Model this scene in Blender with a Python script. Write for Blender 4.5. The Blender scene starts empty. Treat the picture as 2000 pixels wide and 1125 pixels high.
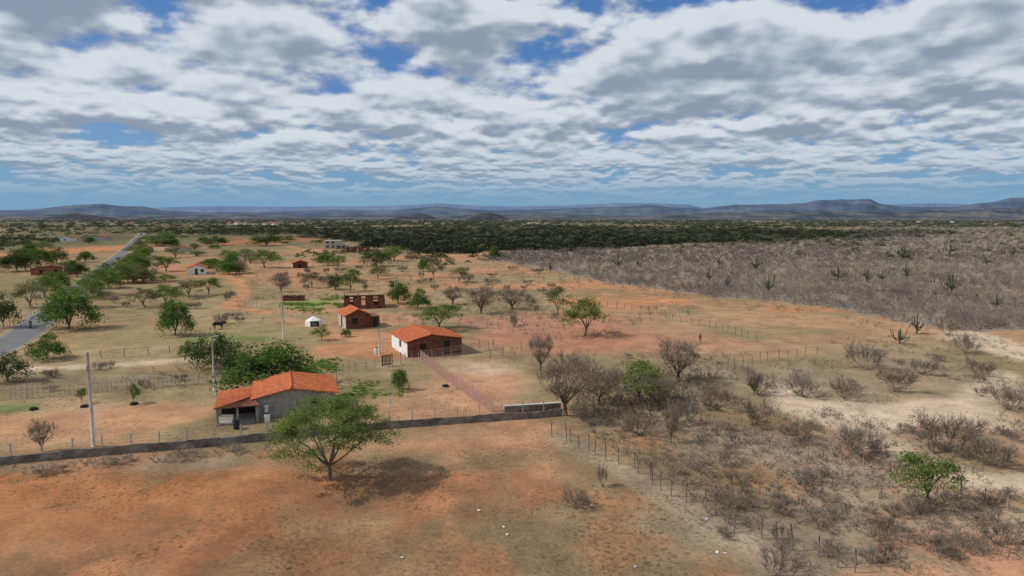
import bpy, math, random
import numpy as np
from mathutils import Vector, Matrix
random.seed(7)
C = bpy.context.scene.collection
H = 21.0; F = 1333.0; TH = math.atan((562.5-425)/F)
ct, st_ = math.cos(TH), math.sin(TH)
# ---------- placing helpers (photo measurement -> point on the ground) ----------
def P(px, py):
    xc=(px-1000)/F; yc=(562.5-py)/F
    dy=ct+yc*st_; dz=-st_+yc*ct
    t=H/-dz
    return (xc*t, dy*t)
def topz(yb, yt):
    D=P(1000,yb)[1]; yc=(562.5-yt)/F
    return H+D*(-st_+yc*ct)/(ct+yc*st_)
def mpp(yb):
    yc=(562.5-yb)/F; return H/-(-st_+yc*ct)/F
def proj(x,y,z=0):
    zz=z-H; d=y*ct-zz*st_; u=y*st_+zz*ct
    d=np.maximum(d,1e-3)
    return 1000+F*x/d, 562.5-F*u/d
# ---------- object helpers ----------
def tag(o,label=None,cat=None,group=None,kind=None):
    if label: o['label']=label
    if cat: o['category']=cat
    if group: o['group']=group
    if kind: o['kind']=kind
    return o
def empty(name,loc=(0,0,0),rz=0,label=None,cat=None,group=None):
    o=bpy.data.objects.new(name,None); C.objects.link(o)
    o.location=loc; o.rotation_euler=(0,0,rz); o.empty_display_size=.2
    return tag(o,label,cat,group)
def link(name,me,parent=None,loc=None):
    o=bpy.data.objects.new(name,me); C.objects.link(o)
    if parent: o.parent=parent
    if loc: o.location=loc
    return o
def mesh_np(name,V,Fc,mat=None,smooth=False):
    V=np.asarray(V,dtype=np.float32); Fc=np.asarray(Fc,dtype=np.int32)
    me=bpy.data.meshes.new(name); n,k=Fc.shape
    me.vertices.add(len(V)); me.vertices.foreach_set('co',V.ravel())
    me.loops.add(n*k); me.loops.foreach_set('vertex_index',Fc.ravel())
    me.polygons.add(n); me.polygons.foreach_set('loop_start',np.arange(0,n*k,k,dtype=np.int32))
    me.polygons.foreach_set('loop_total',np.full(n,k,dtype=np.int32))
    if smooth: me.polygons.foreach_set('use_smooth',np.ones(n,dtype=bool))
    me.update(calc_edges=True)
    if mat: me.materials.append(mat)
    return me
class MB:
    def __init__(s): s.v=[]; s.f=[]
    def quad(s,*p):
        i=len(s.v); s.v+= [tuple(q) for q in p]; s.f.append(tuple(range(i,i+len(p)))); return s
    def box(s,x0,x1,y0,y1,z0,z1):
        i=len(s.v); s.v+=[(x0,y0,z0),(x1,y0,z0),(x1,y1,z0),(x0,y1,z0),(x0,y0,z1),(x1,y0,z1),(x1,y1,z1),(x0,y1,z1)]
        s.f+=[tuple(i+k for k in f) for f in ((0,3,2,1),(4,5,6,7),(0,1,5,4),(1,2,6,5),(2,3,7,6),(3,0,4,7))]; return s
    def tube(s,pts,rad,n=6,cap=True):
        pts=[Vector(p) for p in pts]
        if not hasattr(rad,'__len__'): rad=[rad]*len(pts)
        base=len(s.v)
        for k,p in enumerate(pts):
            a=pts[max(k-1,0)]; b=pts[min(k+1,len(pts)-1)]; t=(b-a).normalized()
            u=t.cross(Vector((0,0,1))) if abs(t.z)<.95 else t.cross(Vector((1,0,0)))
            u.normalize(); w=t.cross(u)
            for j in range(n):
                an=2*math.pi*j/n; s.v.append(tuple(p+rad[k]*(math.cos(an)*u+math.sin(an)*w)))
        for k in range(len(pts)-1):
            for j in range(n):
                a=base+k*n+j; b=base+k*n+(j+1)%n; s.f.append((a,b,b+n,a+n))
        if cap:
            s.f.append(tuple(base+j for j in range(n))); s.f.append(tuple(base+(len(pts)-1)*n+j for j in reversed(range(n))))
        return s
    def mesh(s,name,mat,smooth=False):
        me=bpy.data.meshes.new(name); me.from_pydata(s.v,[],s.f); me.update()
        if mat: me.materials.append(mat)
        if smooth: me.polygons.foreach_set('use_smooth',np.ones(len(me.polygons),dtype=bool))
        return me
    def build(s,name,mat,parent=None,smooth=False): return link(name,s.mesh(name,mat,smooth),parent)
# ---------- materials ----------
def newmat(name):
    m=bpy.data.materials.new(name); m.use_nodes=True; nt=m.node_tree
    return m,nt,nt.nodes['Principled BSDF'],nt.nodes,nt.links
def mat(name,col,rough=.85,scale=3.0,var=.35,metal=0,bump=0.0,coord='Object'):
    m,nt,b,N,L=newmat(name)
    tc=N.new('ShaderNodeTexCoord'); no=N.new('ShaderNodeTexNoise'); no.inputs['Scale'].default_value=scale; no.inputs['Detail'].default_value=6
    L.new(tc.outputs[coord],no.inputs['Vector'])
    r=N.new('ShaderNodeMapRange'); r.inputs['From Min'].default_value=.3; r.inputs['From Max'].default_value=.7
    r.inputs['To Min'].default_value=1-var; r.inputs['To Max'].default_value=1+var*.6
    L.new(no.outputs['Fac'],r.inputs['Value'])
    mx=N.new('ShaderNodeVectorMath'); mx.operation='SCALE'; mx.inputs[0].default_value=col[:3]; L.new(r.outputs[0],mx.inputs['Scale'])
    L.new(mx.outputs[0],b.inputs['Base Color']); b.inputs['Roughness'].default_value=rough; b.inputs['Metallic'].default_value=metal
    b.inputs['Specular IOR Level'].default_value=.25
    if bump:
        bp=N.new('ShaderNodeBump'); bp.inputs['Strength'].default_value=bump; L.new(no.outputs['Fac'],bp.inputs['Height']); L.new(bp.outputs[0],b.inputs['Normal'])
    return m
def leafmat(name,dark,light,scale=.6,trans=.3,coord='Object',haze=None):
    m,nt,b,N,L=newmat(name); N.remove(b)
    out=N['Material Output']
    g=N.new('ShaderNodeNewGeometry'); tc=N.new('ShaderNodeTexCoord'); oi=N.new('ShaderNodeObjectInfo')
    no=N.new('ShaderNodeTexNoise'); no.inputs['Scale'].default_value=scale; no.inputs['Detail'].default_value=2
    L.new(tc.outputs[coord],no.inputs['Vector'])
    a=N.new('ShaderNodeMath'); a.operation='MULTIPLY_ADD'; L.new(g.outputs['Random Per Island'],a.inputs[0]); a.inputs[1].default_value=.45
    a2=N.new('ShaderNodeMath'); a2.operation='MULTIPLY_ADD'; L.new(no.outputs['Fac'],a2.inputs[0]); a2.inputs[1].default_value=1.6; a2.inputs[2].default_value=-.62
    L.new(a2.outputs[0],a.inputs[2])
    a3=N.new('ShaderNodeMath'); a3.operation='MULTIPLY_ADD'; L.new(oi.outputs['Random'],a3.inputs[0]); a3.inputs[1].default_value=.3; L.new(a.outputs[0],a3.inputs[2]); a3.use_clamp=True
    mx=N.new('ShaderNodeMix'); mx.data_type='RGBA'; mx.inputs['A'].default_value=(*dark,1); mx.inputs['B'].default_value=(*light,1); L.new(a3.outputs[0],mx.inputs['Factor'])
    res=mx.outputs['Result']
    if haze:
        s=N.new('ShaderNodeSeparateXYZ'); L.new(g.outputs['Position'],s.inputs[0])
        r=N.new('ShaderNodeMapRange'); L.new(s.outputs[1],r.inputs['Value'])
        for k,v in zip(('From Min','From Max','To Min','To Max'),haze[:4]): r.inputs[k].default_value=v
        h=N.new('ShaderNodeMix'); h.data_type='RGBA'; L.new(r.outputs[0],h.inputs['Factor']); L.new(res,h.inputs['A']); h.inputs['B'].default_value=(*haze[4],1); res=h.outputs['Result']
    d=N.new('ShaderNodeBsdfDiffuse'); t=N.new('ShaderNodeBsdfTranslucent'); ms=N.new('ShaderNodeMixShader'); ms.inputs[0].default_value=trans
    L.new(res,d.inputs[0]); L.new(res,t.inputs[0]); L.new(d.outputs[0],ms.inputs[1]); L.new(t.outputs[0],ms.inputs[2]); L.new(ms.outputs[0],out.inputs['Surface'])
    return m
def brickmat(name,c1,c2,mortar,scale=1.0,bw=.3,rh=.2,ms=.018):
    m,nt,b,N,L=newmat(name)
    tc=N.new('ShaderNodeTexCoord'); s=N.new('ShaderNodeSeparateXYZ'); a=N.new('ShaderNodeMath'); c=N.new('ShaderNodeCombineXYZ')
    L.new(tc.outputs['Object'],s.inputs[0]); L.new(s.outputs[0],a.inputs[0]); L.new(s.outputs[1],a.inputs[1]); L.new(a.outputs[0],c.inputs[0]); L.new(s.outputs[2],c.inputs[1])
    bt=N.new('ShaderNodeTexBrick'); bt.inputs['Scale'].default_value=scale; bt.inputs['Color1'].default_value=(*c1,1); bt.inputs['Color2'].default_value=(*c2,1); bt.inputs['Mortar'].default_value=(*mortar,1)
    bt.inputs['Brick Width'].default_value=bw; bt.inputs['Row Height'].default_value=rh; bt.inputs['Mortar Size'].default_value=ms; bt.inputs['Bias'].default_value=0
    L.new(c.outputs[0],bt.inputs['Vector'])
    no=N.new('ShaderNodeTexNoise'); no.inputs['Scale'].default_value=1.3; no.inputs['Detail'].default_value=6; L.new(tc.outputs['Object'],no.inputs['Vector'])
    r=N.new('ShaderNodeMapRange'); r.inputs['From Min'].default_value=.3; r.inputs['From Max'].default_value=.7; r.inputs['To Min'].default_value=.55; r.inputs['To Max'].default_value=1.35; L.new(no.outputs['Fac'],r.inputs['Value'])
    mx=N.new('ShaderNodeVectorMath'); mx.operation='SCALE'; L.new(bt.outputs['Color'],mx.inputs[0]); L.new(r.outputs[0],mx.inputs['Scale'])
    L.new(mx.outputs[0],b.inputs['Base Color']); b.inputs['Roughness'].default_value=.9; b.inputs['Specular IOR Level'].default_value=.1
    return m
M={}
M['brick']=brickmat('red_brick',(.22,.065,.035),(.13,.043,.028),(.20,.13,.10))
M['block']=brickmat('concrete_block',(.25,.22,.185),(.155,.135,.115),(.28,.25,.21),bw=.4,rh=.2)
M['render']=mat('grey_render',(.34,.31,.27),.9,1.5,.3)
M['white']=mat('white_plaster',(.78,.78,.76),.8,1.2,.12)
M['cream']=mat('cream_plaster',(.50,.46,.40),.8,1.2,.2)
M['tile']=mat('orange_tile',(.55,.155,.06),.8,2.2,.4,bump=.2)
M['tile_old']=mat('old_tile',(.30,.12,.07),.8,2.5,.45,bump=.2)
M['tile_brown']=mat('brown_tile',(.26,.10,.055),.8,2.5,.5)
M['concrete']=mat('pole_concrete',(.55,.54,.51),.85,2,.2)
M['post']=mat('weathered_post',(.22,.18,.145),.9,4,.4)
M['pinkpost']=mat('pinkish_post',(.38,.27,.22),.9,4,.3)
M['postc']=mat('concrete_post',(.42,.38,.34),.9,4,.3)
M['wire']=mat('wire',(.18,.16,.14),.6,4,.2)
M['pink']=mat('pink_netting',(.62,.33,.27),.8,4,.3)
M['dark']=mat('dark_opening',(.02,.018,.016),.6,4,.2)
M['wood']=mat('dark_wood',(.10,.06,.04),.7,5,.3)
M['metal']=mat('grey_metal',(.35,.36,.38),.45,5,.2,metal=.6)
M['lamp']=mat('lamp_head',(.6,.62,.63),.4,5,.1)
M['asphalt']=mat('asphalt',(.165,.160,.16),.9,.35,.22)
M['paint']=mat('road_paint',(.34,.33,.31),.8,2,.3)
M['trunk']=mat('trunk_bark',(.16,.13,.10),.95,3,.4)
M['twig']=leafmat('grey_twigs',(.145,.120,.092),(.34,.29,.23),1.2,.1)
M['twigb']=leafmat('brown_twigs',(.14,.11,.078),(.32,.26,.19),1.2,.1)
M['leaf']=leafmat('feathery_leaves',(.075,.115,.030),(.24,.30,.085),.55,.35)
M['leafb']=leafmat('bright_leaves',(.042,.095,.020),(.165,.26,.055),.5,.35)
M['leafd']=leafmat('dark_leaves',(.038,.065,.022),(.125,.165,.05),.5)
M['leafo']=leafmat('olive_leaves',(.10,.110,.045),(.25,.245,.11),.5)
M['cactus']=mat('cactus_green',(.085,.09,.06),.8,3,.4)
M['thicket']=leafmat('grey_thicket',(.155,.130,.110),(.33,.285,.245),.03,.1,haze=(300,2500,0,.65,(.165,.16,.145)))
M['forest']=leafmat('far_woodland',(.020,.026,.017),(.046,.052,.034),.012,.1,haze=(450,2500,0,.65,(.055,.07,.07)))  # cloud shadow put into these very dark leaf colours
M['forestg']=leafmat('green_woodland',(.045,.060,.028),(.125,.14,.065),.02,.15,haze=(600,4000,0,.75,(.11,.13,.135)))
M['grassdry']=leafmat('dry_grass',(.17,.12,.062),(.32,.235,.125),.15,.2)
M['grassgreen']=leafmat('green_grass',(.11,.18,.035),(.24,.36,.08),.4,.3)
M['pebble']=mat('pebble',(.42,.34,.27),.9,1,.5)
M['black']=mat('black_hide',(.018,.015,.013),.6,6,.3)
M['rubber']=mat('rubber',(.02,.02,.02),.8,6,.2)
M['skin']=mat('skin',(.22,.11,.07),.6,6,.1)
M['redcloth']=mat('red_cloth',(.45,.10,.07),.9,6,.2)
M['tancloth']=mat('tan_cloth',(.35,.25,.18),.9,6,.2)
M['navy']=mat('navy_cloth',(.03,.04,.07),.9,6,.2)
M['tarp']=mat('white_tarp',(.75,.77,.78),.6,2,.1)
M['paleboard']=mat('pale_board',(.58,.55,.50),.8,2,.3)
# ---------- numpy noise ----------
def vnoise(x,y,seed=0):
    xi=np.floor(x).astype(np.int64); yi=np.floor(y).astype(np.int64); fx=x-xi; fy=y-yi
    fx=fx*fx*(3-2*fx); fy=fy*fy*(3-2*fy)
    def h(a,b):
        n=(a*374761393+b*668265263+seed*1442695041)&0xffffffff
        n=((n^(n>>13))*1274126177)&0xffffffff
        return ((n^(n>>16))&0xffff)/65535.0
    return (h(xi,yi)*(1-fx)+h(xi+1,yi)*fx)*(1-fy)+(h(xi,yi+1)*(1-fx)+h(xi+1,yi+1)*fx)*fy
def fbm(x,y,o=4,seed=0):
    s=0;a=.5;t=0
    for k in range(o):
        s=s+a*vnoise(x*2**k+17.3*k,y*2**k-9.1*k,seed+k); t+=a; a*=.55
    return s/t
def sstep(a,b,x):
    t=np.clip((x-a)/(b-a),0,1); return t*t*(3-2*t)
def inpoly(poly,x,y):
    r=np.zeros(x.shape,bool); n=len(poly)
    for i in range(n):
        x1,y1=poly[i]; x2,y2=poly[(i+1)%n]
        if y1==y2: continue
        c=((y1>y)!=(y2>y))&(x<(x2-x1)*(y-y1)/(y2-y1)+x1); r^=c
    return r
GREY=[(930,502),(1100,532),(1180,552),(1400,580),(1560,590),(1690,612),(1760,630),(1830,638),(1900,648),(2050,640),(2400,620),(2400,436),(1700,436),(1650,466),(1400,478),(990,494)]
CLOUD_SHADE=[(300,450),(540,457),(650,474),(830,498),(990,494),(1250,486),(1400,477),(1600,468),(1760,462),(1950,455),(1800,449),(1600,447),(1200,441),(800,443),(560,444),(300,446)]  # far band where dark colour stands for a cloud shadow
# ---------- ground ----------
RED=(.35,.145,.068); ORG=(.46,.22,.115); TAN=(.34,.245,.14); OLV=(.235,.185,.098); GRY=(.28,.235,.17); SAND=(.60,.46,.32); PINK=(.48,.255,.155); GRN=(.17,.21,.075); SHADE_GROUND=(.038,.043,.030); BRN=(.25,.12,.065)
def ground():
    na=np.concatenate([np.linspace(-52,52,720),np.linspace(56,304,63)])
    az=np.radians(na); r=np.exp(np.linspace(math.log(12),math.log(42000),480))
    A,R=np.meshgrid(az,r); X=R*np.sin(A); Y=R*np.cos(A)
    X=np.concatenate([X.ravel(),[0]]); Y=np.concatenate([Y.ravel(),[0]])
    Rr=np.hypot(X,Y)
    Z=(fbm(X/6,Y/6,3,3)-.5)*.10*sstep(20,40,Rr)*(1-sstep(120,200,Rr))
    Z=Z-sstep(200,400,Rr)*.02+ (fbm(X/900,Y/900,4,5)-.5)*36*sstep(1800,6000,Rr)
    nr=len(r); nc=len(az); i=np.arange(nr-1)[:,None]*nc; j=np.arange(nc)[None,:]; j2=(j+1)%nc
    Fc=np.stack([i+j,i+j2,i+nc+j2,i+nc+j],-1).reshape(-1,4)
    me=mesh_np('ground',np.stack([X,Y,Z],1),Fc,None,True)
    n1=fbm(X/14,Y/14,5,11); n2=fbm(X/45,Y/45,4,21); n3=fbm(X/3,Y/3,4,31); n4=fbm(X/160,Y/160,4,41); n5=fbm(X/7,Y/11,5,51); n6=fbm(X/2.2,Y/3,4,61)
    def col(c): return np.array(c)[None,:]
    w=sstep(.42,.64,n2)[:,None]; base=col(TAN)*(1-w)+col(PINK)*w*.5+col(ORG)*w*.5
    w=sstep(.42,.6,n1)[:,None]*.65; base=base*(1-w)+col(OLV)*w
    def blend(mask,c):
        nonlocal base
        m=np.clip(mask,0,1)[:,None]; base=base*(1-m)+col(c)*m
    px,py=proj(X,Y)
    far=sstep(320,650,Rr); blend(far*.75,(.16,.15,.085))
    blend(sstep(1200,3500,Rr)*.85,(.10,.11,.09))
    clr=sstep(.56,.66,n4)*sstep(500,900,Rr); blend(clr*.6,(.28,.21,.145))
    wig=(n1-.5)*1.9+(n3-.5)*.8
    def ell(x,y,rx,ry,c,s=1.0):
        cx,cy=P(x,y); wx=rx*mpp(y); wy=abs(P(x,max(y-ry,434))[1]-P(x,y+ry)[1])/2
        q=np.hypot((X-cx)/wx,(Y-cy)/wy)+wig
        blend((1-sstep(.5,1.25,q))*s,c)
    def line(pts,wd,c,s=1.0):
        d=np.full(X.shape,1e9)
        W=[P(*p) for p in pts]
        for a,b in zip(W[:-1],W[1:]):
            ax,ay=a; bx,by=b; l2=(bx-ax)**2+(by-ay)**2
            t=np.clip(((X-ax)*(bx-ax)+(Y-ay)*(by-ay))/l2,0,1)
            d=np.minimum(d,np.hypot(X-ax-t*(bx-ax),Y-ay-t*(by-ay)))
        blend((1-sstep(wd*.5,wd*1.3,d+wig*wd*.7))*s,c)
    ell(250,1010,900,130,RED,.95); ell(500,1100,900,80,BRN,.4); ell(1150,960,330,110,(.265,.185,.105),.8); ell(1250,1070,420,90,(.245,.18,.105),.8)
    ell(200,960,260,30,(.43,.18,.08),.8); ell(850,960,300,60,(.34,.155,.08),.8); ell(700,905,250,22,TAN,.5); ell(250,905,340,14,GRY,.6)
    ell(930,1040,160,50,(.25,.165,.09),.7); ell(330,1060,170,30,BRN,.6); ell(620,1010,150,26,BRN,.5); ell(60,1090,200,30,(.25,.17,.10),.5)
    near=(Rr<75)*(px<1500)*1.0
    blend(sstep(.50,.62,n5)*.45*near,(.21,.155,.085)); blend(sstep(.52,.62,1-n5)*.5*near,(.43,.195,.095)); blend(sstep(.54,.64,n6)*.3*near,(.19,.135,.075))
    ell(1000,850,160,14,(.40,.24,.14),.7); ell(900,870,200,14,(.41,.215,.12),.7)
    ell(1600,1020,320,80,(.29,.23,.155),.8); ell(1850,1000,260,60,(.36,.275,.185),.6); ell(1890,1060,150,24,PINK,.9); ell(1650,930,140,24,(.43,.30,.20),.7); ell(1990,950,120,20,SAND,.9); ell(1930,1085,90,20,PINK,.9); ell(1720,1010,60,12,PINK,.7)
    ell(1450,880,160,50,GRY,.6); ell(1700,880,300,60,GRY,.5); ell(1250,820,140,34,GRY,.6); ell(1500,740,280,50,(.30,.24,.16),.7); ell(1850,760,250,80,(.33,.265,.18),.5)
    ell(1610,800,120,28,SAND,.95); ell(1740,805,140,16,SAND,.9); line([(1540,765),(1555,800),(1640,828),(1760,812),(1850,790)],3.,SAND,.95)
    line([(1890,655),(1940,675),(2010,700),(2100,720)],4.5,SAND,.95); line([(1960,730),(1900,780),(1930,830)],2.4,SAND,.8); line([(1730,870),(1800,905),(1900,935),(2050,945)],2.4,SAND,.9)
    line([(1100,858),(1200,912),(1330,985),(1430,1048),(1560,1120)],1.5,(.40,.31,.215),.55); line([(1340,826),(1520,884),(1740,940),(1980,1010)],1.0,(.40,.32,.22),.5)
    ell(230,820,210,36,(.49,.27,.15),.9); ell(120,790,120,12,(.42,.28,.17),.8); ell(20,795,50,10,GRN,.9)
    ell(850,770,130,34,(.47,.265,.155),.85); ell(700,762,60,14,GRN,.4); ell(760,762,60,8,GRN,.5); ell(940,740,80,36,(.51,.285,.17),.9); ell(950,720,60,12,SAND,.6)
    ell(640,715,60,14,GRN,.7); ell(700,685,110,20,(.47,.22,.115),.9); ell(720,655,130,12,(.49,.245,.13),.85); ell(770,622,60,10,PINK,.8); ell(640,700,70,14,PINK,.5)
    ell(300,650,230,26,(.32,.25,.13),.85); ell(500,655,120,12,(.28,.24,.115),.85); ell(460,662,80,4,GRN,.9); ell(608,594,50,7,(.20,.27,.07),.9)
    ell(450,610,150,18,(.35,.26,.145),.7); ell(200,690,180,14,(.35,.265,.15),.7); ell(230,740,260,14,(.26,.22,.135),.8); ell(60,755,90,12,(.24,.21,.13),.8)
    ell(60,560,200,30,(.19,.18,.09),.6); ell(330,560,160,22,(.25,.21,.11),.5)
    line([(20,722),(140,718),(260,712),(340,704),(420,700)],1.4,SAND,.9); line([(415,700),(520,690),(640,700)],1.2,PINK,.5)
    line([(440,535),(470,550),(475,575),(450,600),(520,610),(640,608)],2.6,(.50,.25,.13),.85)
    ell(1150,650,260,40,(.44,.205,.125),.9); ell(1000,635,120,18,(.40,.215,.145),.8); ell(1240,590,150,12,(.52,.245,.125),.9); ell(1550,625,220,22,(.45,.265,.15),.85)
    ell(1330,665,120,20,(.44,.235,.145),.7); ell(1420,640,200,20,(.37,.24,.14),.6); ell(1150,705,120,14,OLV,.4); ell(1450,690,200,14,(.45,.265,.16),.7); ell(1620,660,120,10,(.40,.23,.13),.6)
    ell(1100,560,130,10,(.49,.245,.13),.8); ell(1000,545,110,8,TAN,.6); ell(900,520,110,8,(.42,.26,.15),.6); ell(1600,605,90,8,(.49,.225,.115),.8); ell(700,560,120,12,(.34,.25,.14),.6)
    ell(165,488,85,16,(.50,.23,.11),1); ell(520,470,90,8,(.40,.17,.085),.95); ell(600,490,60,5,(.46,.24,.13),.9); line([(440,462),(520,470),(580,485),(640,492)],4,(.48,.26,.14),.8)
    ell(260,545,40,12,(.47,.24,.13),.9); ell(250,575,30,10,(.45,.24,.14),.8); ell(470,520,70,7,(.42,.265,.16),.6); ell(600,515,60,5,(.45,.28,.17),.7)
    ell(330,485,60,4,(.46,.31,.22),.7)
    for cx_,cy_,rx_,ry_ in ((820,437,60,2.5),(700,436,90,1.5),(1000,437,60,2),(480,438,60,1.5),(1700,434,70,1.5),(1500,432,80,1)): ell(cx_,cy_,rx_,ry_,(.34,.24,.17),.7)
    jx=(n4-.5)*160; jy=(n2-.5)*np.clip((py-428)*.9,0,26)
    g=inpoly(GREY,px+(n1-.5)*40,py+(n1-.5)*10+(n2-.5)*6)&(Y>0); blend(g*(.8+.15*sstep(.4,.6,n1)),(.245,.210,.172))
    g=inpoly(CLOUD_SHADE,px+jx,py+jy)&(Y>0); blend(g*(.7+.28*sstep(.35,.6,n2)),SHADE_GROUND)  # cloud shadow painted into the ground colour under the far woodland
    ell(100,470,260,12,(.09,.10,.05),.6); ell(450,452,300,6,(.06,.07,.045),.7)
    hz=sstep(2500,22000,Rr)*.75; blend(hz,(.12,.165,.225))  # aerial haze blended into the far ground colour
    base*= (1+(n3-.5)*.4*(1-sstep(200,500,Rr))+(n4-.5)*.5*sstep(300,900,Rr))[:,None]
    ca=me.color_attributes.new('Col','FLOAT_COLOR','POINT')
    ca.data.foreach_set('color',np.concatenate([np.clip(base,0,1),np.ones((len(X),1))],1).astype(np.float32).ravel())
    m,nt,b,N,L=newmat('dry_soil')
    at=N.new('ShaderNodeAttribute'); at.attribute_name='Col'; tc=N.new('ShaderNodeTexCoord')
    def noise(s,d=6):
        n=N.new('ShaderNodeTexNoise'); n.inputs['Scale'].default_value=s; n.inputs['Detail'].default_value=d; n.inputs['Roughness'].default_value=.65; L.new(tc.outputs['Object'],n.inputs['Vector']); return n
    def rng(src,a,b_,c,d):
        r=N.new('ShaderNodeMapRange'); L.new(src,r.inputs['Value'])
        for k,v in zip(('From Min','From Max','To Min','To Max'),(a,b_,c,d)): r.inputs[k].default_value=v
        return r.outputs[0]
    f=rng(noise(.25,6).outputs['Fac'],.3,.7,.74,1.22); f2=rng(noise(2.8,4).outputs['Fac'],.3,.7,.80,1.18)
    sp=rng(noise(.6,7).outputs['Fac'],.51,.65,0,.55)
    mu=N.new('ShaderNodeMath'); mu.operation='MULTIPLY'; L.new(f,mu.inputs[0]); L.new(f2,mu.inputs[1])
    sc=N.new('ShaderNodeVectorMath'); sc.operation='SCALE'; L.new(at.outputs['Color'],sc.inputs[0]); L.new(mu.outputs[0],sc.inputs['Scale'])
    mx=N.new('ShaderNodeMix'); mx.data_type='RGBA'; L.new(sp,mx.inputs['Factor']); L.new(sc.outputs[0],mx.inputs['A'])
    gm=N.new('ShaderNodeMix'); gm.data_type='RGBA'; gm.inputs['Factor'].default_value=.45; L.new(sc.outputs[0],gm.inputs['A']); gm.inputs['B'].default_value=(.17,.135,.07,1)
    L.new(gm.outputs['Result'],mx.inputs['B'])
    L.new(mx.outputs['Result'],b.inputs['Base Color']); b.inputs['Roughness'].default_value=1; b.inputs['Specular IOR Level'].default_value=0
    bp=N.new('ShaderNodeBump'); bp.inputs['Strength'].default_value=.4; bp.inputs['Distance'].default_value=.14; L.new(noise(2.2,5).outputs['Fac'],bp.inputs['Height']); L.new(bp.outputs[0],b.inputs['Normal'])
    me.materials.append(m); o=link('ground',me); tag(o,kind='structure')
ground()
# ---------- road ----------
def strip(name,pts,w,z,mt,off=0,kind='structure'):
    W=[Vector((*P(*p),0)) for p in pts]; S=[]
    for i in range(len(W)-1):
        p0=W[max(i-1,0)];p1=W[i];p2=W[i+1];p3=W[min(i+2,len(W)-1)]
        for k in range(12):
            t=k/12; S.append(.5*((2*p1)+(p2-p0)*t+(2*p0-5*p1+4*p2-p3)*t*t+(3*p1-p0-3*p2+p3)*t**3))
    S.append(W[-1]); mb=MB(); prev=None
    for i,s in enumerate(S):
        t=(S[min(i+1,len(S)-1)]-S[max(i-1,0)]).normalized(); n=Vector((t.y,-t.x,0)); c=s+n*off
        a=c-n*w/2; b=c+n*w/2; a.z=b.z=z
        if prev: mb.quad(prev[0],prev[1],b,a)
        prev=(a,b)
    o=mb.build(name,mt); tag(o,kind=kind); return o
RP=[(-700,900),(-250,765),(0,680),(82,624),(134,582),(168,552),(204,522),(236,497),(252,482),(263,470),(272,462),(277,455)]
M['shoulder']=mat('dusty_shoulder',(.37,.26,.165),.95,.5,.4)
strip('road_verge',RP,7.6,.055,M['shoulder']); strip('road',RP,5.6,.075,M['asphalt'])
strip('road_edge_line',RP,.12,.08,M['paint'],2.55); strip('road_edge_line',RP,.12,.08,M['paint'],-2.55)
# ---------- hills ----------
def hillmat(name,c1,c2,s):
    m,nt,b,N,L=newmat(name); tc=N.new('ShaderNodeTexCoord'); no=N.new('ShaderNodeTexNoise'); no.inputs['Scale'].default_value=s; no.inputs['Detail'].default_value=8
    L.new(tc.outputs['Object'],no.inputs['Vector']); r=N.new('ShaderNodeValToRGB'); r.color_ramp.elements[0].position=.4; r.color_ramp.elements[1].position=.62
    r.color_ramp.elements[0].color=(*c1,1); r.color_ramp.elements[1].color=(*c2,1); L.new(no.outputs['Fac'],r.inputs[0]); L.new(r.outputs[0],b.inputs['Base Color']); b.inputs['Roughness'].default_value=1; b.inputs['Specular IOR Level'].default_value=0
    return m
def ridge(pts,D,depth,mt,seed,rough=.12):
    xs=np.linspace(pts[0][0],pts[-1][0],int((pts[-1][0]-pts[0][0])/4)+2); ys=np.interp(xs,[p[0] for p in pts],[p[1] for p in pts])
    top=np.maximum((425-ys)*D/F+H,2); X0=(xs-1000)/F*D
    top=top*(1+(fbm(X0/(D*.02),X0*0+seed,4,seed)-.5)*rough*2)
    rows=[]; n=26
    for k in range(n+1):
        t=k/n
        prof=(math.sin(math.pi*t**.8)) if t<1 else 0
        gul=fbm(X0/(D*.012),X0*0+t*4,4,seed+9)-.5
        Yk=D+depth*(t-.42)+X0*0
        Xk=X0*Yk/D
        z=top*np.maximum(prof+gul*.55*prof*(1-prof)*1.6,0)-1
        rows.append(np.stack([Xk,Yk,z],1))
    V=np.concatenate(rows); nc=len(xs); i=np.arange(n)[:,None]*nc; j=np.arange(nc-1)[None,:]
    Fc=np.stack([i+j,i+j+1,i+nc+j+1,i+nc+j],-1).reshape(-1,4)
    tag(link('hills',mesh_np('hills',V,Fc,mt,True)),kind='structure')
hm1=hillmat('far_blue_hills',(.13,.19,.29),(.16,.22,.32),.0008); hm2=hillmat('blue_hills',(.072,.105,.165),(.125,.155,.205),.0015); hm3=hillmat('dark_foothills',(.055,.072,.095),(.145,.145,.145),.003); hm4=hillmat('near_hills',(.045,.052,.062),(.075,.075,.078),.01)  # bluish haze of distance is put into the hill colours
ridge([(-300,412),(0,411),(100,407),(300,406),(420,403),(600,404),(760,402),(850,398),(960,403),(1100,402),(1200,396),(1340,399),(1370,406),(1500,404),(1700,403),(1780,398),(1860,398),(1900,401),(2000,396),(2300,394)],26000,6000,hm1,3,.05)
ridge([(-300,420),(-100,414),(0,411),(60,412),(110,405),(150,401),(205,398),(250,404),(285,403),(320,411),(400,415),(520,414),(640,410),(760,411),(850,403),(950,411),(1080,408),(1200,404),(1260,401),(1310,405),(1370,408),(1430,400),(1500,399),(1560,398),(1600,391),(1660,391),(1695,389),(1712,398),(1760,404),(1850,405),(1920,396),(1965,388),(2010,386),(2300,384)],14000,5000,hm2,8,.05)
ridge([(-300,424),(-100,420),(60,421),(150,416),(200,421),(330,420),(500,419),(620,421),(760,420),(900,420),(1100,418),(1250,421),(1400,415),(1600,412),(1750,414),(1900,409),(2000,406),(2300,402)],8500,3000,hm3,15,.25)
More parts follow.
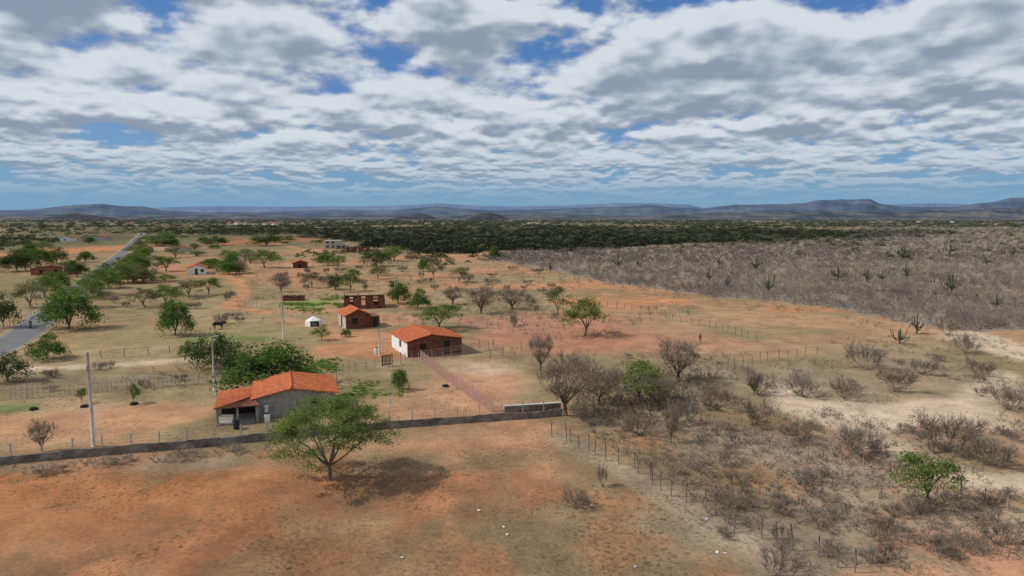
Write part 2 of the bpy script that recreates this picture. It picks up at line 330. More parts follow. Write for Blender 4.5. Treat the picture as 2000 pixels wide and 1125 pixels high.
ridge([(770,425),(795,421),(812,417),(830,418),(850,425)],6500,900,hm4,22,.1)
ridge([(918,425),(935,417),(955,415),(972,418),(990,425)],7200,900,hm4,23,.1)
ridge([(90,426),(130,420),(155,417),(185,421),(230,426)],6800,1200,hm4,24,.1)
# ---------- foliage builders ----------
def quads(rng,c,size,up=.4):
    n=len(c); a=rng.normal(size=(n,3)); a/=np.linalg.norm(a,axis=1)[:,None]
    nrm=rng.normal(size=(n,3)); nrm[:,2]=np.abs(nrm[:,2])+up
    a-= nrm*(np.sum(a*nrm,1)/np.sum(nrm*nrm,1))[:,None]; a/=np.linalg.norm(a,axis=1)[:,None]+1e-9
    b=np.cross(nrm,a); b/=np.linalg.norm(b,axis=1)[:,None]+1e-9
    s=(size*rng.uniform(.6,1.4,n))[:,None]
    V=np.stack([c-a*s,c-b*s*.5,c+a*s,c+b*s*.5],1).reshape(-1,3)
    return V,np.arange(4*n).reshape(-1,4)
def sliv(rng,A,B,w):
    d=B-A; p=np.cross(d,rng.normal(size=A.shape)); p/=np.linalg.norm(p,axis=1)[:,None]+1e-9
    w=np.asarray(w)*np.ones(len(A)); V=np.stack([A-p*w[:,None]/2,A+p*w[:,None]/2,B+p*w[:,None]*.15,B-p*w[:,None]*.15],1).reshape(-1,3)
    return V,np.arange(4*len(A)).reshape(-1,4)
def cat(parts):
    Vs=[];Fs=[];o=0
    for V,Fc in parts: Vs.append(V);Fs.append(Fc+o);o+=len(V)
    return np.concatenate(Vs),np.concatenate(Fs)
def green_tree(seed,W=8.,Hh=5.5,nclump=26,per=70,leaf=.16,lm='leaf',kind='umbrella',base=.30):
    rng=np.random.default_rng(seed); R=W/2; cl=[]
    for k in range(nclump):
        a=rng.uniform(0,2*math.pi); r=math.sqrt(rng.uniform(0,1))
        if kind=='umbrella':
            zt=Hh*(.93-.42*r**2.2)-rng.uniform(0,.22)*Hh
            z=max(zt,Hh*base*1.1)
        else:
            zt=Hh*(.15+.75*math.sqrt(max(0,1-r*r))); z=rng.uniform(.35,1)*zt+Hh*.04
            z=max(z,Hh*base)
        rr=R*.86*r*(1+.2*math.sin(3*a+seed)+.12*math.sin(2*a+seed*2))
        cl.append((rr*math.cos(a),rr*math.sin(a),z))
    cl=np.array(cl); parts=[]
    for c in cl:
        n=int(per*rng.uniform(.5,1.4)); s=rng.uniform(.6,1.25)
        pt=c+rng.normal(size=(n,3))*np.array([W*.08,W*.08,Hh*(.045 if kind=='umbrella' else .07)])*s
        parts.append(quads(rng,pt,leaf))
    crown=cat(parts)
    mb=MB(); fk=Hh*(base*.62); lean=rng.normal(size=2)*.15
    r0=W*.020
    mb.tube([(0,0,-.1),(lean[0]*.5,lean[1]*.5,fk*.5),(lean[0],lean[1],fk)],[r0*1.25,r0,r0*.85],7)
    nl=6; tops=[]
    for k in range(nl):
        a=2*math.pi*k/nl+rng.uniform(-.3,.3); rr=R*rng.uniform(.35,.5); m=np.array([lean[0]+rr*math.cos(a),lean[1]+rr*math.sin(a),Hh*rng.uniform(.5,.66)])
        mb.tube([(lean[0],lean[1],fk*.93),(lean[0]+rr*.4*math.cos(a),lean[1]+rr*.4*math.sin(a),fk+(m[2]-fk)*.55),tuple(m)],[r0*.6,r0*.45,r0*.3],5); tops.append(m)
    tops=np.array(tops)
    for c in cl:
        d=np.linalg.norm(tops-c,axis=1); m=tops[d.argmin()]
        mid=(m+c)/2+rng.normal(size=3)*.12; mb.tube([tuple(m),tuple(mid),tuple(c)],[r0*.28,r0*.18,r0*.08],3,False)
    return mb.mesh('trunk',M['trunk'],True), mesh_np('crown',*crown,M[lm]),W,Hh
def bare_parts(rng,n0,R,Hh,w,levels=3,k1=5,k2=3,spread=1.0,trunk=0.):
    a=rng.uniform(0,2*math.pi,n0); r=np.sqrt(rng.uniform(.02,1,n0))*R*spread
    A=np.stack([rng.normal(size=n0)*R*.06,rng.normal(size=n0)*R*.06,np.full(n0,trunk)],1)
    B=np.stack([r*np.cos(a)*.62,r*np.sin(a)*.62,trunk+(Hh-trunk)*rng.uniform(.35,.75,n0)],1)
    Mid=(A+B)/2+np.stack([r*np.cos(a)*.08,r*np.sin(a)*.08,-(Hh*.05)*np.ones(n0)],1)
    out=[sliv(rng,A,Mid,w*2),sliv(rng,Mid,B,w*1.6)]; SA,SB=Mid,B; L=Hh*.42; k=k1; ww=w*1.2
    for lv in range(levels-1):
        n=len(SA)*k; idx=np.repeat(np.arange(len(SA)),k); t=rng.uniform(.2,1,n)[:,None]
        s=SA[idx]*(1-t)+SB[idx]*t; d=SB[idx]-SA[idx]; d/=np.linalg.norm(d,axis=1)[:,None]+1e-9
        d=d+rng.normal(size=(n,3))*.65; d[:,2]+=.25; d/=np.linalg.norm(d,axis=1)[:,None]
        e=s+d*(L*rng.uniform(.4,1,n))[:,None]; e[:,2]=np.clip(e[:,2],.08,Hh*1.02)
        out.append(sliv(rng,s,e,ww)); SA,SB=s,e; L*=.55; k=k2; ww*=.7
    return cat(out)
def bare_tree(seed,W=7.,Hh=6.,tw='twigb'):
    rng=np.random.default_rng(seed); mb=MB(); fk=Hh*.16; tips=[]
    mb.tube([(0,0,-.1),(.1,0,fk)],[.18,.14],6)
    for k in range(9):
        a=2*math.pi*k/9+rng.uniform(-.3,.3); rr=W*rng.uniform(.10,.30); m=(rr*math.cos(a),rr*math.sin(a),Hh*rng.uniform(.35,.62))
        mb.tube([(.1,0,fk*.9),(rr*.4*math.cos(a),rr*.4*math.sin(a),Hh*.3),m],[.09,.06,.035],5); tips.append(m)
    parts=[]
    for m in tips:
        V,Fc=bare_parts(rng,9,W*.27,Hh*.40,.032,3,6,5); V=V+np.array([m[0],m[1],m[2]-.1]); parts.append((V,Fc))
        V,Fc=bare_parts(rng,6,W*.24,Hh*.35,.032,3,5,5); V=V*np.array([1,1,.6])+np.array([m[0]*.6,m[1]*.6,m[2]*.6]); parts.append((V,Fc))
    return mb.mesh('trunk',M['trunk'],True),mesh_np('branches',*cat(parts),M[tw]),W,Hh
TM={}
for i in range(3):
    TM['acacia',i]=green_tree(10+i,8,5.5,36,75,.17,'leaf','umbrella')
    TM['bright',i]=green_tree(20+i,8,5.5,60,75,.18,'leafb','round',.14)
    TM['dark',i]=green_tree(30+i,8,5.5,44,75,.19,'leafd','round',.16)
    TM['olive',i]=green_tree(40+i,8,5.5,32,60,.17,'leafo','umbrella',.22)
    TM['bare',i]=bare_tree(50+i)
def shrubmesh(seed,tw,n0=18):
    rng=np.random.default_rng(seed); return mesh_np('branches',*bare_parts(rng,n0,2.,2.,.030,3,10,6,1.2),M[tw])
for i in range(4):
    TM['shrub',i]=(None,shrubmesh(60+i,'twig' if i%2 else 'twigb'),4.,2.)
def place(kind,i,px,yb,yt,w,label,name=None,catg='tree',group=None):
    tr,cr,W,Hh=TM[kind,i%(4 if kind=='shrub' else 3)]
    x,y=P(px,yb); s=w*mpp(yb)/W; h=max(topz(yb,yt),.6)/Hh
    nm=name or {'acacia':'acacia_tree','bright':'leafy_tree','dark':'dark_leafy_tree','olive':'olive_green_tree','bare':'bare_tree','shrub':'bare_shrub'}[kind]
    if tr is None:
        o=link(nm,cr,None,(x,y,0)); o.scale=(s,s,h); o.rotation_euler=(0,0,random.uniform(0,6.28)); tag(o,label,catg,group); return o
    e=empty(nm,(x,y,0),random.uniform(0,6.28),label,catg,group); e.scale=(s,s,h)
    link('trunk',tr,e); link('branches' if kind=='bare' else 'crown',cr,e); return e
def hero():
    rng=np.random.default_rng(5); W=10.2; Hh=topz(937,768)
    x,y=P(643,937); e=empty('acacia_tree',(x,y,0),0,'airy green acacia tree alone in front of the long block wall, shading red soil','tree')
    mb=MB(); fk=1.2
    mb.tube([(0,0,-.15),(.08,0,.5),(.05,.05,.9),(.0,0,fk)],[.24,.17,.15,.15],8)
    limbs=[(-1.6,.2,2.6,-3.6,.4,4.3),(-.7,-.5,3.0,-1.6,-1.4,5.2),(.4,.5,3.2,.6,1.6,5.8),(1.0,-.3,2.9,2.2,-.8,5.0),(1.8,.3,2.4,4.2,.6,3.9),(-.9,.9,2.8,-2.0,2.6,4.8),(.8,-1.2,2.6,1.4,-3.0,4.3),(.3,1.3,2.9,1.8,2.9,4.7),(-.6,-1.4,2.5,-2.4,-2.8,3.9)]
    pts=[]
    for l in limbs:
        a=Vector((0,0,fk*.95)); b=Vector(l[:3]); c=Vector(l[3:]); c.z*=Hh/6.9; m=(a+b)/2+Vector((0,0,-.1))
        mb.tube([a,m,b,(b+c)/2+Vector(rng.normal(size=3)*.12),c],[.09,.07,.055,.035,.02],6)
        for t in (.3,.55,.8,1): pts.append(np.array(b.lerp(c,t)))
    pts=np.array(pts); cl=[]
    while len(cl)<210:
        a=rng.uniform(0,6.283); r=math.sqrt(rng.uniform(0,1)); R=W/2*(1+.10*math.sin(3*a)+.07*math.sin(5*a+1))
        zt=Hh*(.95-.42*r**2.4); z=zt-rng.exponential(.17)*Hh
        if z<Hh*(.24+.08*(1-r)): continue
        cl.append((r*R*.93*math.cos(a)+.25,r*R*.93*math.sin(a),z))
    parts=[]
    for c in np.array(cl):
        d=np.linalg.norm(pts-c,axis=1); m=pts[d.argmin()]; mid=(m+c)/2+rng.normal(size=3)*.1
        mb.tube([tuple(m),tuple(mid),tuple(c)],[.025,.015,.007],3,False)
        n=int(rng.uniform(60,170)); parts.append(quads(rng,c+rng.normal(size=(n,3))*np.array([.36,.36,.12]),.085,.8))
    mb.build('trunk',M['trunk'],e,True); link('crown',mesh_np('crown',*cat(parts),M['leaf']),e)
hero()
T=[
('bright',0,530,758,662,195,'broad dense bright green tree rising behind the grey walled orange roof house'),
('dark',2,418,722,642,96,'dark green tree behind the tall street lamp, left of the broad bright green tree'),
('dark',1,462,738,668,60,'small dark tree squeezed between the street lamp and the broad bright green tree'),
('bright',1,343,655,580,70,'slim bright green tree leaning over the dry field left of the black cow'),
('acacia',0,858,643,590,104,'wide flat green tree right behind the white sided brick house'),
('acacia',1,1143,656,578,94,'lone green umbrella tree on the red soil right of the brick house'),
('olive',0,1090,615,556,62,'thin pale green tree just behind the lone umbrella tree'),
('bright',2,816,602,560,46,'rounded green tree right of the roofless brick building'),
('bright',0,779,593,543,48,'upright green tree just behind the roofless brick building'),
('acacia',2,684,570,530,48,'small green tree on open soil, behind and above the roofless brick building'),
('dark',2,655,566,530,30,'dark thin tree touching the small green tree on open soil'),
('olive',1,848,542,506,44,'pale yellowish tree at the far middle of the dry field'),
('olive',2,897,552,520,48,'pale green thin tree beside the far dirt field, right of the yellowish tree'),
('acacia',0,1810,985,878,128,'small green tree among dry scrub at the lower right, by the wire fence'),
('bright',1,135,642,560,106,'large green tree on the near verge beside the road bend'),
('dark',0,8,640,570,54,'dark green tree cut by the left picture edge, beyond the road'),
('bright',2,92,702,648,70,'round green tree beside the near end of the road'),
('dark',1,15,745,688,76,'dark green tree at the left edge in front of the road'),
('acacia',1,196,576,522,80,'green tree on the road verge, first behind the road bend'),
('acacia',2,226,554,508,74,'green tree in the roadside row, second behind the road bend'),
('bright',0,272,534,490,56,'green tree in the roadside row closest to the far dirt yard'),
('acacia',0,325,530,496,56,'green tree between the road and the small orange roof farmhouse'),
('dark',2,150,540,505,52,'dark tree on the far side of the road beyond the bend'),
('dark',0,35,530,485,72,'dark green tree in the left far orchard, nearest the picture edge'),
('bright',1,75,520,482,54,'green tree in the left far orchard beside the orange field'),
('dark',1,110,515,480,44,'small tree at the edge of the orange field far left'),
('bright',2,320,480,452,60,'green tree beyond the road, above the low pale roofs'),
('acacia',1,480,512,485,50,'green tree in the far row, right of the small farmhouse'),
('acacia',2,517,523,485,64,'broad green tree standing on the far orange soil in the middle of the row'),
('bright',0,640,518,488,44,'green tree in front of the pale two storey building'),
('acacia',0,660,526,496,42,'light green tree in front of the pale two storey building, slightly nearer'),
('dark',1,735,520,484,60,'dark tree right of the low brick shell in the distance'),
('acacia',1,770,510,480,58,'green tree at the left end of the dark woodland edge'),
('olive',0,745,505,488,30,'pale shrubby tree at the start of the woodland edge'),
('olive',1,285,600,558,64,'grey green tree in the field right of the road, low and wide'),
('acacia',2,325,596,553,64,'feathery green tree in the field beneath the small farmhouse'),
('olive',2,370,580,543,54,'pale tree just below the small farmhouse'),
('acacia',0,408,576,538,50,'green tree just right of and below the small farmhouse'),
('acacia',1,395,532,510,30,'small green tree touching the right side of the small farmhouse'),
('bare',0,550,570,533,58,'grey bare tree in the middle of the far dry field'),
('olive',0,610,562,530,50,'olive thin tree right of the grey bare tree in the far field'),
('bare',1,655,565,533,60,'grey bare tree left of the small green tree on open soil'),
('olive',1,740,545,518,42,'thin olive tree alone above the roofless building'),
('bare',2,940,612,556,100,'wide grey bare tree in the centre of the field beyond the brick house'),
('bare',0,1000,604,558,90,'grey bare tree right of the wide bare tree in the centre field'),
('bare',1,885,595,553,66,'small grey bare tree behind the wide flat green tree'),
('bare',1,1105,812,668,165,'largest bare grey tree, at the corner of the block wall'),
('bare',2,1055,725,650,90,'bare brownish tree behind the largest bare tree'),
('bare',0,1170,790,705,120,'tangled bare tree between the largest bare tree and the dark green topped one'),
('bare',2,1325,745,660,150,'spreading bare tree with a rounded crown right of the dark green topped tree'),
('acacia',2,1250,785,702,115,'dark green topped tree in the thicket right of the block wall corner'),
('bare',1,1285,800,720,110,'bare tree standing close to the right side of the dark green topped tree'),
('bright',1,780,762,718,40,'bushy green banana like plant beside the dirt yard'),
('acacia',2,628,664,636,34,'small green shrub tree in front of the small brick house'),
('bright',0,676,658,640,22,'tiny green tree just in front of the small brick house corner'),
('bright',2,365,694,664,34,'small green tree left of the dark tree behind the street lamp'),
('acacia',1,262,788,748,26,'thin young sapling in the yard left of the grey walled house'),
('acacia',0,160,788,755,22,'thin young sapling near the concrete post fence at left'),
('bare',0,82,882,815,64,'small bare sapling standing just behind the block wall at left'),
('dark',0,520,480,455,70,'dark tree line crown above the far orange field, left one'),
('dark',2,425,480,458,50,'dark tree beside the far road field'),
('bright',1,965,505,478,24,'green tree at the far corner of the dry field'),
('bare',2,1310,865,790,60,'thin bare sapling on the dry slope below the thicket'),
]
for k,t in enumerate(T): place(*t)
S=[
(1480,770,725,80,'bare shrub clump in the dry scrub left of the sandy clearing'),
(1570,775,725,90,'low bare shrub at the left rim of the sandy clearing'),
(1650,778,732,90,'brown bare shrub at the upper rim of the sandy clearing'),
(1690,722,670,100,'tall pale bare shrub behind the sandy clearing'),
(1750,765,718,90,'bare shrub at the right rim of the sandy clearing'),
(1885,690,650,66,'pale rounded shrub near the right edge by the sandy track'),
(1850,880,800,150,'large dark bare shrub right of the sandy clearing'),
(1690,895,830,130,'large grey bare shrub in front of the sandy clearing'),
(1470,830,780,110,'grey shrub behind the second wire fence'),
(1970,800,750,90,'grey bare shrub against the right picture edge'),
(1560,862,815,80,'low grey shrub by the second wire fence'),
(1940,910,860,100,'grey shrub at the right edge below the large dark shrub'),
(1400,800,750,95,'brown bare shrub right of the dark thicket'),
(1330,830,780,95,'grey shrub in front of the dark thicket'),
(1250,850,805,90,'grey shrub on the slope below the green topped tree'),
(1160,830,788,90,'grey shrub heap right beside the block wall end'),
(1950,1065,1015,90,'brown shrub on the pink soil in the lower right corner'),
(1520,1125,1050,130,'pale dry bush at the bottom edge among fence posts'),
(1125,990,952,70,'low dry bush on open ground below the first wire fence'),
(1178,950,905,32,'thin pale dead bush beside the first wire fence'),
(1600,1035,1005,70,'low dry bush right of the first wire fence bottom end'),
(1415,910,872,36,'thin leafless bush between the two wire fences'),
(1850,655,622,56,'dry shrub by the edge of the grey thicket at right'),
(1800,730,694,74,'dry shrub between the clearing and the grey thicket'),
(1910,735,696,74,'dry shrub in the right scrub beside the sandy track'),
]
rs=random.Random(3)
for k,(x,yb,yt,w,l) in enumerate(S): place('shrub',k,x,yb,yt,w,l,catg='shrub')
for k,(x,yb,w,l) in enumerate([(95,925,90,'heap of cut grey branches lying left in front of the block wall'),(220,908,80,'low heap of dead twigs in front of the wall by the pole'),(360,893,90,'heap of dead twigs halfway along the left wall'),(455,885,70,'small heap of dead twigs left of the airy tree'),(1140,985,50,'small pile of grey brush near the centre fence')]):
    place('shrub',k,x,yb,yb-16,w,l,'branch_heap','brush heap')
for k in range(80):
    x=rs.uniform(430,1100); y=rs.uniform(505,640)
    if 640<x<930 and y>570: continue
    if 480<x<640 and y>575: continue
    place('shrub',k,x,y,y-rs.uniform(8,20)*(.6+(y-500)/200),rs.uniform(16,38),'small leafless grey shrub scattered over the dry field behind the brick houses',catg='shrub',group='small bare shrubs of the far dry field')
for k in range(110):
    x=rs.uniform(1180,2000); y=rs.uniform(690,1110)
    if x<1400 and y>880: continue
    if abs(y-805)<30 and 1530<x<1860: continue
    s=(y-425)/300
    place('shrub',k,x,y,y-rs.uniform(8,17)*s,rs.uniform(20,46)*s,'low leafless shrub in the grey scrub right of the houses',catg='shrub',group='low shrubs of the right hand scrub')
for k in range(34):
    x=rs.uniform(-10,470); y=rs.uniform(560,770)
    if y<690 and x<190: continue
    if 120<x<420 and 610<y<700: continue
    place('shrub',k,x,y,y-rs.uniform(10,20),rs.uniform(26,46),'low dry shrub in the fields left of the houses',catg='shrub',group='low shrubs of the left fields')
def roadok(x,y): return abs(x-(277-(y-455)*1.10))>18
for c in range(28):
    cy=rs.uniform(472,560); cx=rs.uniform(-10,720) if cy<525 else rs.choice([rs.uniform(-10,120),rs.uniform(240,460),rs.uniform(620,960)])
    for k in range(rs.randint(1,6)):
        y=cy+rs.gauss(0,5); x=cx+rs.gauss(0,26)
        if y<466 or (90<x<235 and 476<y<512) or not roadok(x,y) or (340<x<412 and 515<y<562) or (560<x<720 and 480<y<512): continue
        kd=rs.choice(['acacia','acacia','olive','bright','bare'])
        place(kd,k,x,y,y-rs.uniform(10,24)*(.5+(y-450)/110),rs.uniform(20,46)*(.6+(y-450)/130),'small tree in a loose clump on the far fields beyond the houses',catg='tree',group='small trees of the far fields')
for k,(x,y) in enumerate([(182,584),(212,563),(242,544),(238,530),(256,520),(268,510),(280,501),(285,490),(168,600),(110,566),(88,582),(60,600),(132,535),(168,512)]):
    place(['acacia','bright','acacia','olive'][k%4],k,x,y,y-(y-440)*.32,(y-440)*.46,'green roadside tree in the loose row hiding the road beyond its bend',catg='tree',group='green trees lining the road')
# ---------- cacti ----------
def cactus_meshes(seed):
    rng=random.Random(seed); arms=[]
    tr=MB().tube([(0,0,-.1),(0,0,.7),(.02,0,1.6),(0,0,2.6)],[.13,.12,.10,.06],7).mesh('trunk',M['cactus'],True)
    n=13
    for k in range(n):
        a=2*math.pi*k/n+rng.uniform(-.3,.3); r=rng.uniform(.4,1.5); z0=rng.uniform(.25,1.0); h=rng.uniform(1.5,3.0)-r*.3
        c,s=math.cos(a),math.sin(a)
        arms.append(MB().tube([(0,0,z0),(r*.45*c,r*.45*s,z0+.15),(r*.8*c,r*.8*s,z0+.5),(r*c,r*s,h*.75),(r*1.1*c,r*1.1*s,h)],[.06,.07,.07,.06,.03],6).mesh('arm',M['cactus'],True))
    return tr,arms
CM=[cactus_meshes(i) for i in range(3)]
CA=[(1207,524,493,26,'spiky dark cactus nearest the left end of the grey thicket'),(1247,523,503,16,'small cactus just right of the leftmost thicket cactus'),
(1385,552,515,20,'upright cactus near the edge of the field, left of the tall narrow one'),(1420,565,528,12,'tall narrow single cactus by the thicket edge'),
(1476,527,498,38,'wide fan shaped cactus high in the thicket, left of centre right'),(1500,572,532,28,'dark candelabra cactus right at the field edge'),
(1636,547,519,48,'widest fan shaped cactus in the thicket'),(1693,551,519,32,'cactus just right of the widest fan cactus'),(1722,550,523,30,'cactus second to the right of the widest fan cactus'),
(1762,507,480,30,'cactus high at the back of the thicket above the pair'),(1770,545,505,22,'slim cactus between the pair and the rightmost big one'),(1858,574,528,36,'big candelabra cactus at the right of the thicket'),
(1855,497,475,36,'fan cactus far back at the right'),(1790,652,608,40,'dark candelabra cactus at the near corner of the thicket'),(1757,672,638,44,'bushy cactus clump at the field corner beside the candelabra'),
(1926,518,499,24,'small cactus far right'),(1978,502,478,22,'small cactus touching the right picture edge'),(1075,533,498,14,'slim cactus at the far left corner of the thicket'),
(1472,772,722,26,'tall dark cactus in the near scrub'),(1405,520,500,20,'small cactus behind the upright one'),(1560,503,484,22,'small cactus far back in the middle thicket'),(1330,497,480,20,'tiny cactus far back left of the middle'),(1945,605,570,30,'cactus low at the right edge of the thicket')]
for k,(x,yb,yt,w,l) in enumerate(CA):
    X,Y=P(x,yb); e=empty('candelabra_cactus',(X,Y,0),rs.uniform(0,6),l,'cactus'); s=w*mpp(yb)/3.3; h=topz(yb,yt)/2.9; e.scale=(s,s,h)
    tr,arms=CM[k%3]; link('trunk',tr,e)
    for a in arms: link('arm',a,e)
# ---------- masses of vegetation (stuff) ----------
def scatter(poly,N,az0,az1,D0,D1,tmpls,smin,smax,seed,grow=0.,thr=.30,fs=30.,jit=(0,0),wb=1.):
    rng=np.random.default_rng(seed); a=rng.uniform(math.atan2(az0-1000,F),math.atan2(az1-1000,F),N); D=np.exp(rng.uniform(math.log(D0),math.log(D1),N))
    X=D*np.tan(a); Y=D; px,py=proj(X,Y)
    wob=(fbm(X/18,Y/18,3,seed+5)-.5)*14
    if jit[0]:
        wx=(fbm(X/160,Y/160,4,41)-.5)*jit[0]; wy=(fbm(X/45,Y/45,4,21)-.5)*np.clip((py-428)*.9,0,jit[1])
    else: wx=(wob*3+rng.normal(size=N)*6)*wb; wy=(wob*1.6+rng.normal(size=N)*4)*np.clip((py-430)/120,0,1)*wb
    ok=inpoly(poly,px+wx,py+wy) if poly else np.ones(N,bool)
    nz=fbm(X/fs,Y/fs,4,seed); ok&= nz>thr+rng.uniform(-.05,.05,N)
    X,Y,D=X[ok],Y[ok],D[ok]; n=len(X); which=rng.integers(0,len(tmpls),n); parts=[]
    for k,(V,Fc) in enumerate(tmpls):
        s=which==k; m=s.sum()
        if not m: continue
        th=rng.uniform(0,6.283,m); sc=rng.uniform(smin,smax,m)*(1+grow*D[s]/1000)
        c,q=np.cos(th),np.sin(th)
        x=(V[None,:,0]*c[:,None]-V[None,:,1]*q[:,None])*sc[:,None]+X[s][:,None]; y=(V[None,:,0]*q[:,None]+V[None,:,1]*c[:,None])*sc[:,None]+Y[s][:,None]; z=V[None,:,2]*sc[:,None]
        VV=np.stack([x,y,z],-1).reshape(-1,3); FF=(Fc[None]+(np.arange(m)*len(V))[:,None,None]).reshape(-1,Fc.shape[1]); parts.append((VV,FF))
    return parts
def stuff(name,mt,parts,catg,label):
    o=link(name,mesh_np(name,*cat(parts),mt)); tag(o,label,catg,kind='stuff'); return o
rg=np.random.default_rng(77)
tb=[bare_parts(rg,6,1.6,1.9,.055,3,4,3,1.2) for _ in range(6)]
tb2=[bare_parts(rg,6,1.9,1.9,.13,2,6,2,1.2) for _ in range(5)]
pr=scatter(GREY,11500,930,2400,95,330,tb,.55,1.1,1,thr=.20,fs=14,wb=.5)+scatter(GREY,12500,930,2400,320,2600,tb2,.7,1.4,2,grow=.4,thr=.20,wb=.5)
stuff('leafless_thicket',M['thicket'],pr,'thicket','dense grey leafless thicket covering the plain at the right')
def dome(n,R,Hh,leaf):
    p=rg.normal(size=(n,3)); p/=np.linalg.norm(p,axis=1)[:,None]; p[:,2]=np.abs(p[:,2]); p*= (rg.uniform(.7,1,n)*(1+.2*np.sin(5*p[:,0])))[:,None]*np.array([R,R,Hh]); return quads(rg,p,leaf,.2)
td=[dome(50,4.2,2.8,.9) for _ in range(5)]
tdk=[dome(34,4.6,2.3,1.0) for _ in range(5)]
pr=scatter(CLOUD_SHADE,9500,280,1960,330,3000,tdk,.3,.95,5,grow=.15,thr=.28,fs=55,jit=(160,26))
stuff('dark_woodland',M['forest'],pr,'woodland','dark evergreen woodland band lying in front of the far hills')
td2=[dome(24,1.6,1.9,.5) for _ in range(4)]
LEFTP=[(-400,438),(600,440),(620,455),(500,460),(270,458),(120,463),(90,484),(-400,505)]
pr=scatter(LEFTP,4200,-400,640,260,3500,td,.4,1.0,6,grow=.2,thr=.42,fs=60)
pr+=scatter([(600,438),(2400,432),(2400,500),(1700,505),(1600,480),(1200,492),(960,500)],2200,600,2400,330,3500,td,.4,.85,7,grow=.2,thr=.47,fs=50)
pr+=scatter([(560,500),(700,486),(830,498),(1000,494),(960,512),(830,510),(700,500)],450,500,1000,260,600,td,.4,.8,8)
pr+=scatter([(-300,428),(2400,428),(2400,444),(-300,444)],6500,-300,2400,1300,6000,td,.8,1.6,9,grow=.2,thr=.44,fs=260)
pr+=scatter(GREY,500,930,2400,110,900,td2,.3,.7,33,thr=.48,fs=40)
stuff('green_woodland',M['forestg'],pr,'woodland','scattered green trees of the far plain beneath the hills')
def twigtuft(n,R,Hh,w):
    a=rg.uniform(0,6.283,n); A=np.stack([rg.normal(size=n)*R*.25,rg.normal(size=n)*R*.25,np.zeros(n)],1); B=A+np.stack([np.cos(a)*R*rg.uniform(.2,1,n),np.sin(a)*R*rg.uniform(.2,1,n),Hh*rg.uniform(.4,1,n)],1); return sliv(rg,A,B,w)
tg=[twigtuft(8,.3,.13,.03) for _ in range(6)]
OPEN=[(-200,560),(430,560),(1000,520),(1200,556),(1690,620),(1850,645),(2300,640),(2300,1400),(-300,1400),(-300,860),(-200,700)]
pr=scatter(OPEN,40000,-300,2300,34,220,tg,.3,.85,11,thr=.47,fs=9)+scatter(None,14000,-100,1500,34,62,tg,.2,.5,31,thr=.42,fs=4)
stuff('dry_grass',M['grassdry'],pr,'grass','dry straw coloured grass and litter over the red soil')
RIGHT=[(1130,840),(1200,700),(1400,690),(1800,650),(2300,650),(2300,1400),(1500,1300),(1400,1020),(1300,930),(1200,880)]
tg2=[bare_parts(rg,5,.6,.55,.026,2,6,2,1.3) for _ in range(5)]
pr=scatter(RIGHT,12500,1100,2300,34,140,tg2,.3,1.1,12,thr=.49,fs=7)+scatter([(1120,835),(1130,760),(1220,720),(1380,730),(1400,800),(1260,850)],900,1100,1450,70,110,tg2,.9,2.2,22,thr=.35)
pr+=scatter([(430,640),(500,500),(1000,510),(1400,590),(1100,700),(940,640)],2600,430,1400,120,420,tg2,.6,1.9,13,thr=.48,fs=18)+scatter([(-50,770),(-50,730),(640,720),(640,760)],900,-50,640,70,110,tg2,.5,1.3,14,thr=.42)
pr+=scatter([(-50,925),(0,895),(640,862),(640,885),(200,915)],500,-50,640,50,66,tg2,.5,1.1,15)
pr+=scatter([(960,530),(1200,578),(1430,600),(1700,640),(1790,670),(1700,600),(1200,545)],1500,930,1900,110,330,tg2,.8,2.2,35,thr=.45,fs=12)
stuff('dry_scrub',M['twig'],pr,'scrub','knee high grey dry scrub covering the ground at the right')
gg=[twigtuft(22,.5,.4,.08) for _ in range(4)]
pr=scatter([(548,600),(566,591),(610,586),(648,581),(672,586),(668,598),(610,606)],3600,540,690,140,200,gg,.5,1.3,16,thr=.50,fs=5)+scatter([(670,775),(690,752),(790,750),(800,765)],1500,660,800,74,92,gg,.3,.7,17,thr=.5,fs=6)+scatter([(600,730),(615,705),(660,705),(670,725)],900,590,680,85,105,gg,.4,.9,18,thr=.45,fs=6)
stuff('green_grass',M['grassgreen'],pr,'grass','fresh green grass patches beside the houses')
peb=[]
for _ in range(4):
    V=np.array([(1,0,0),(-1,0,0),(0,1,0),(0,-1,0),(0,0,1),(0,0,-.6)])*rg.uniform(.6,1.1,(6,1))*.08; peb.append((V,np.array([(0,2,4),(2,1,4),(1,3,4),(3,0,4),(2,0,5),(1,2,5),(3,1,5),(0,3,5)])))
stuff('pebbles',M['pebble'],scatter(None,4200,-100,2100,34,110,peb,.4,1.2,19,thr=.45,fs=10),'pebbles','small pale stones strewn over the bare soil')
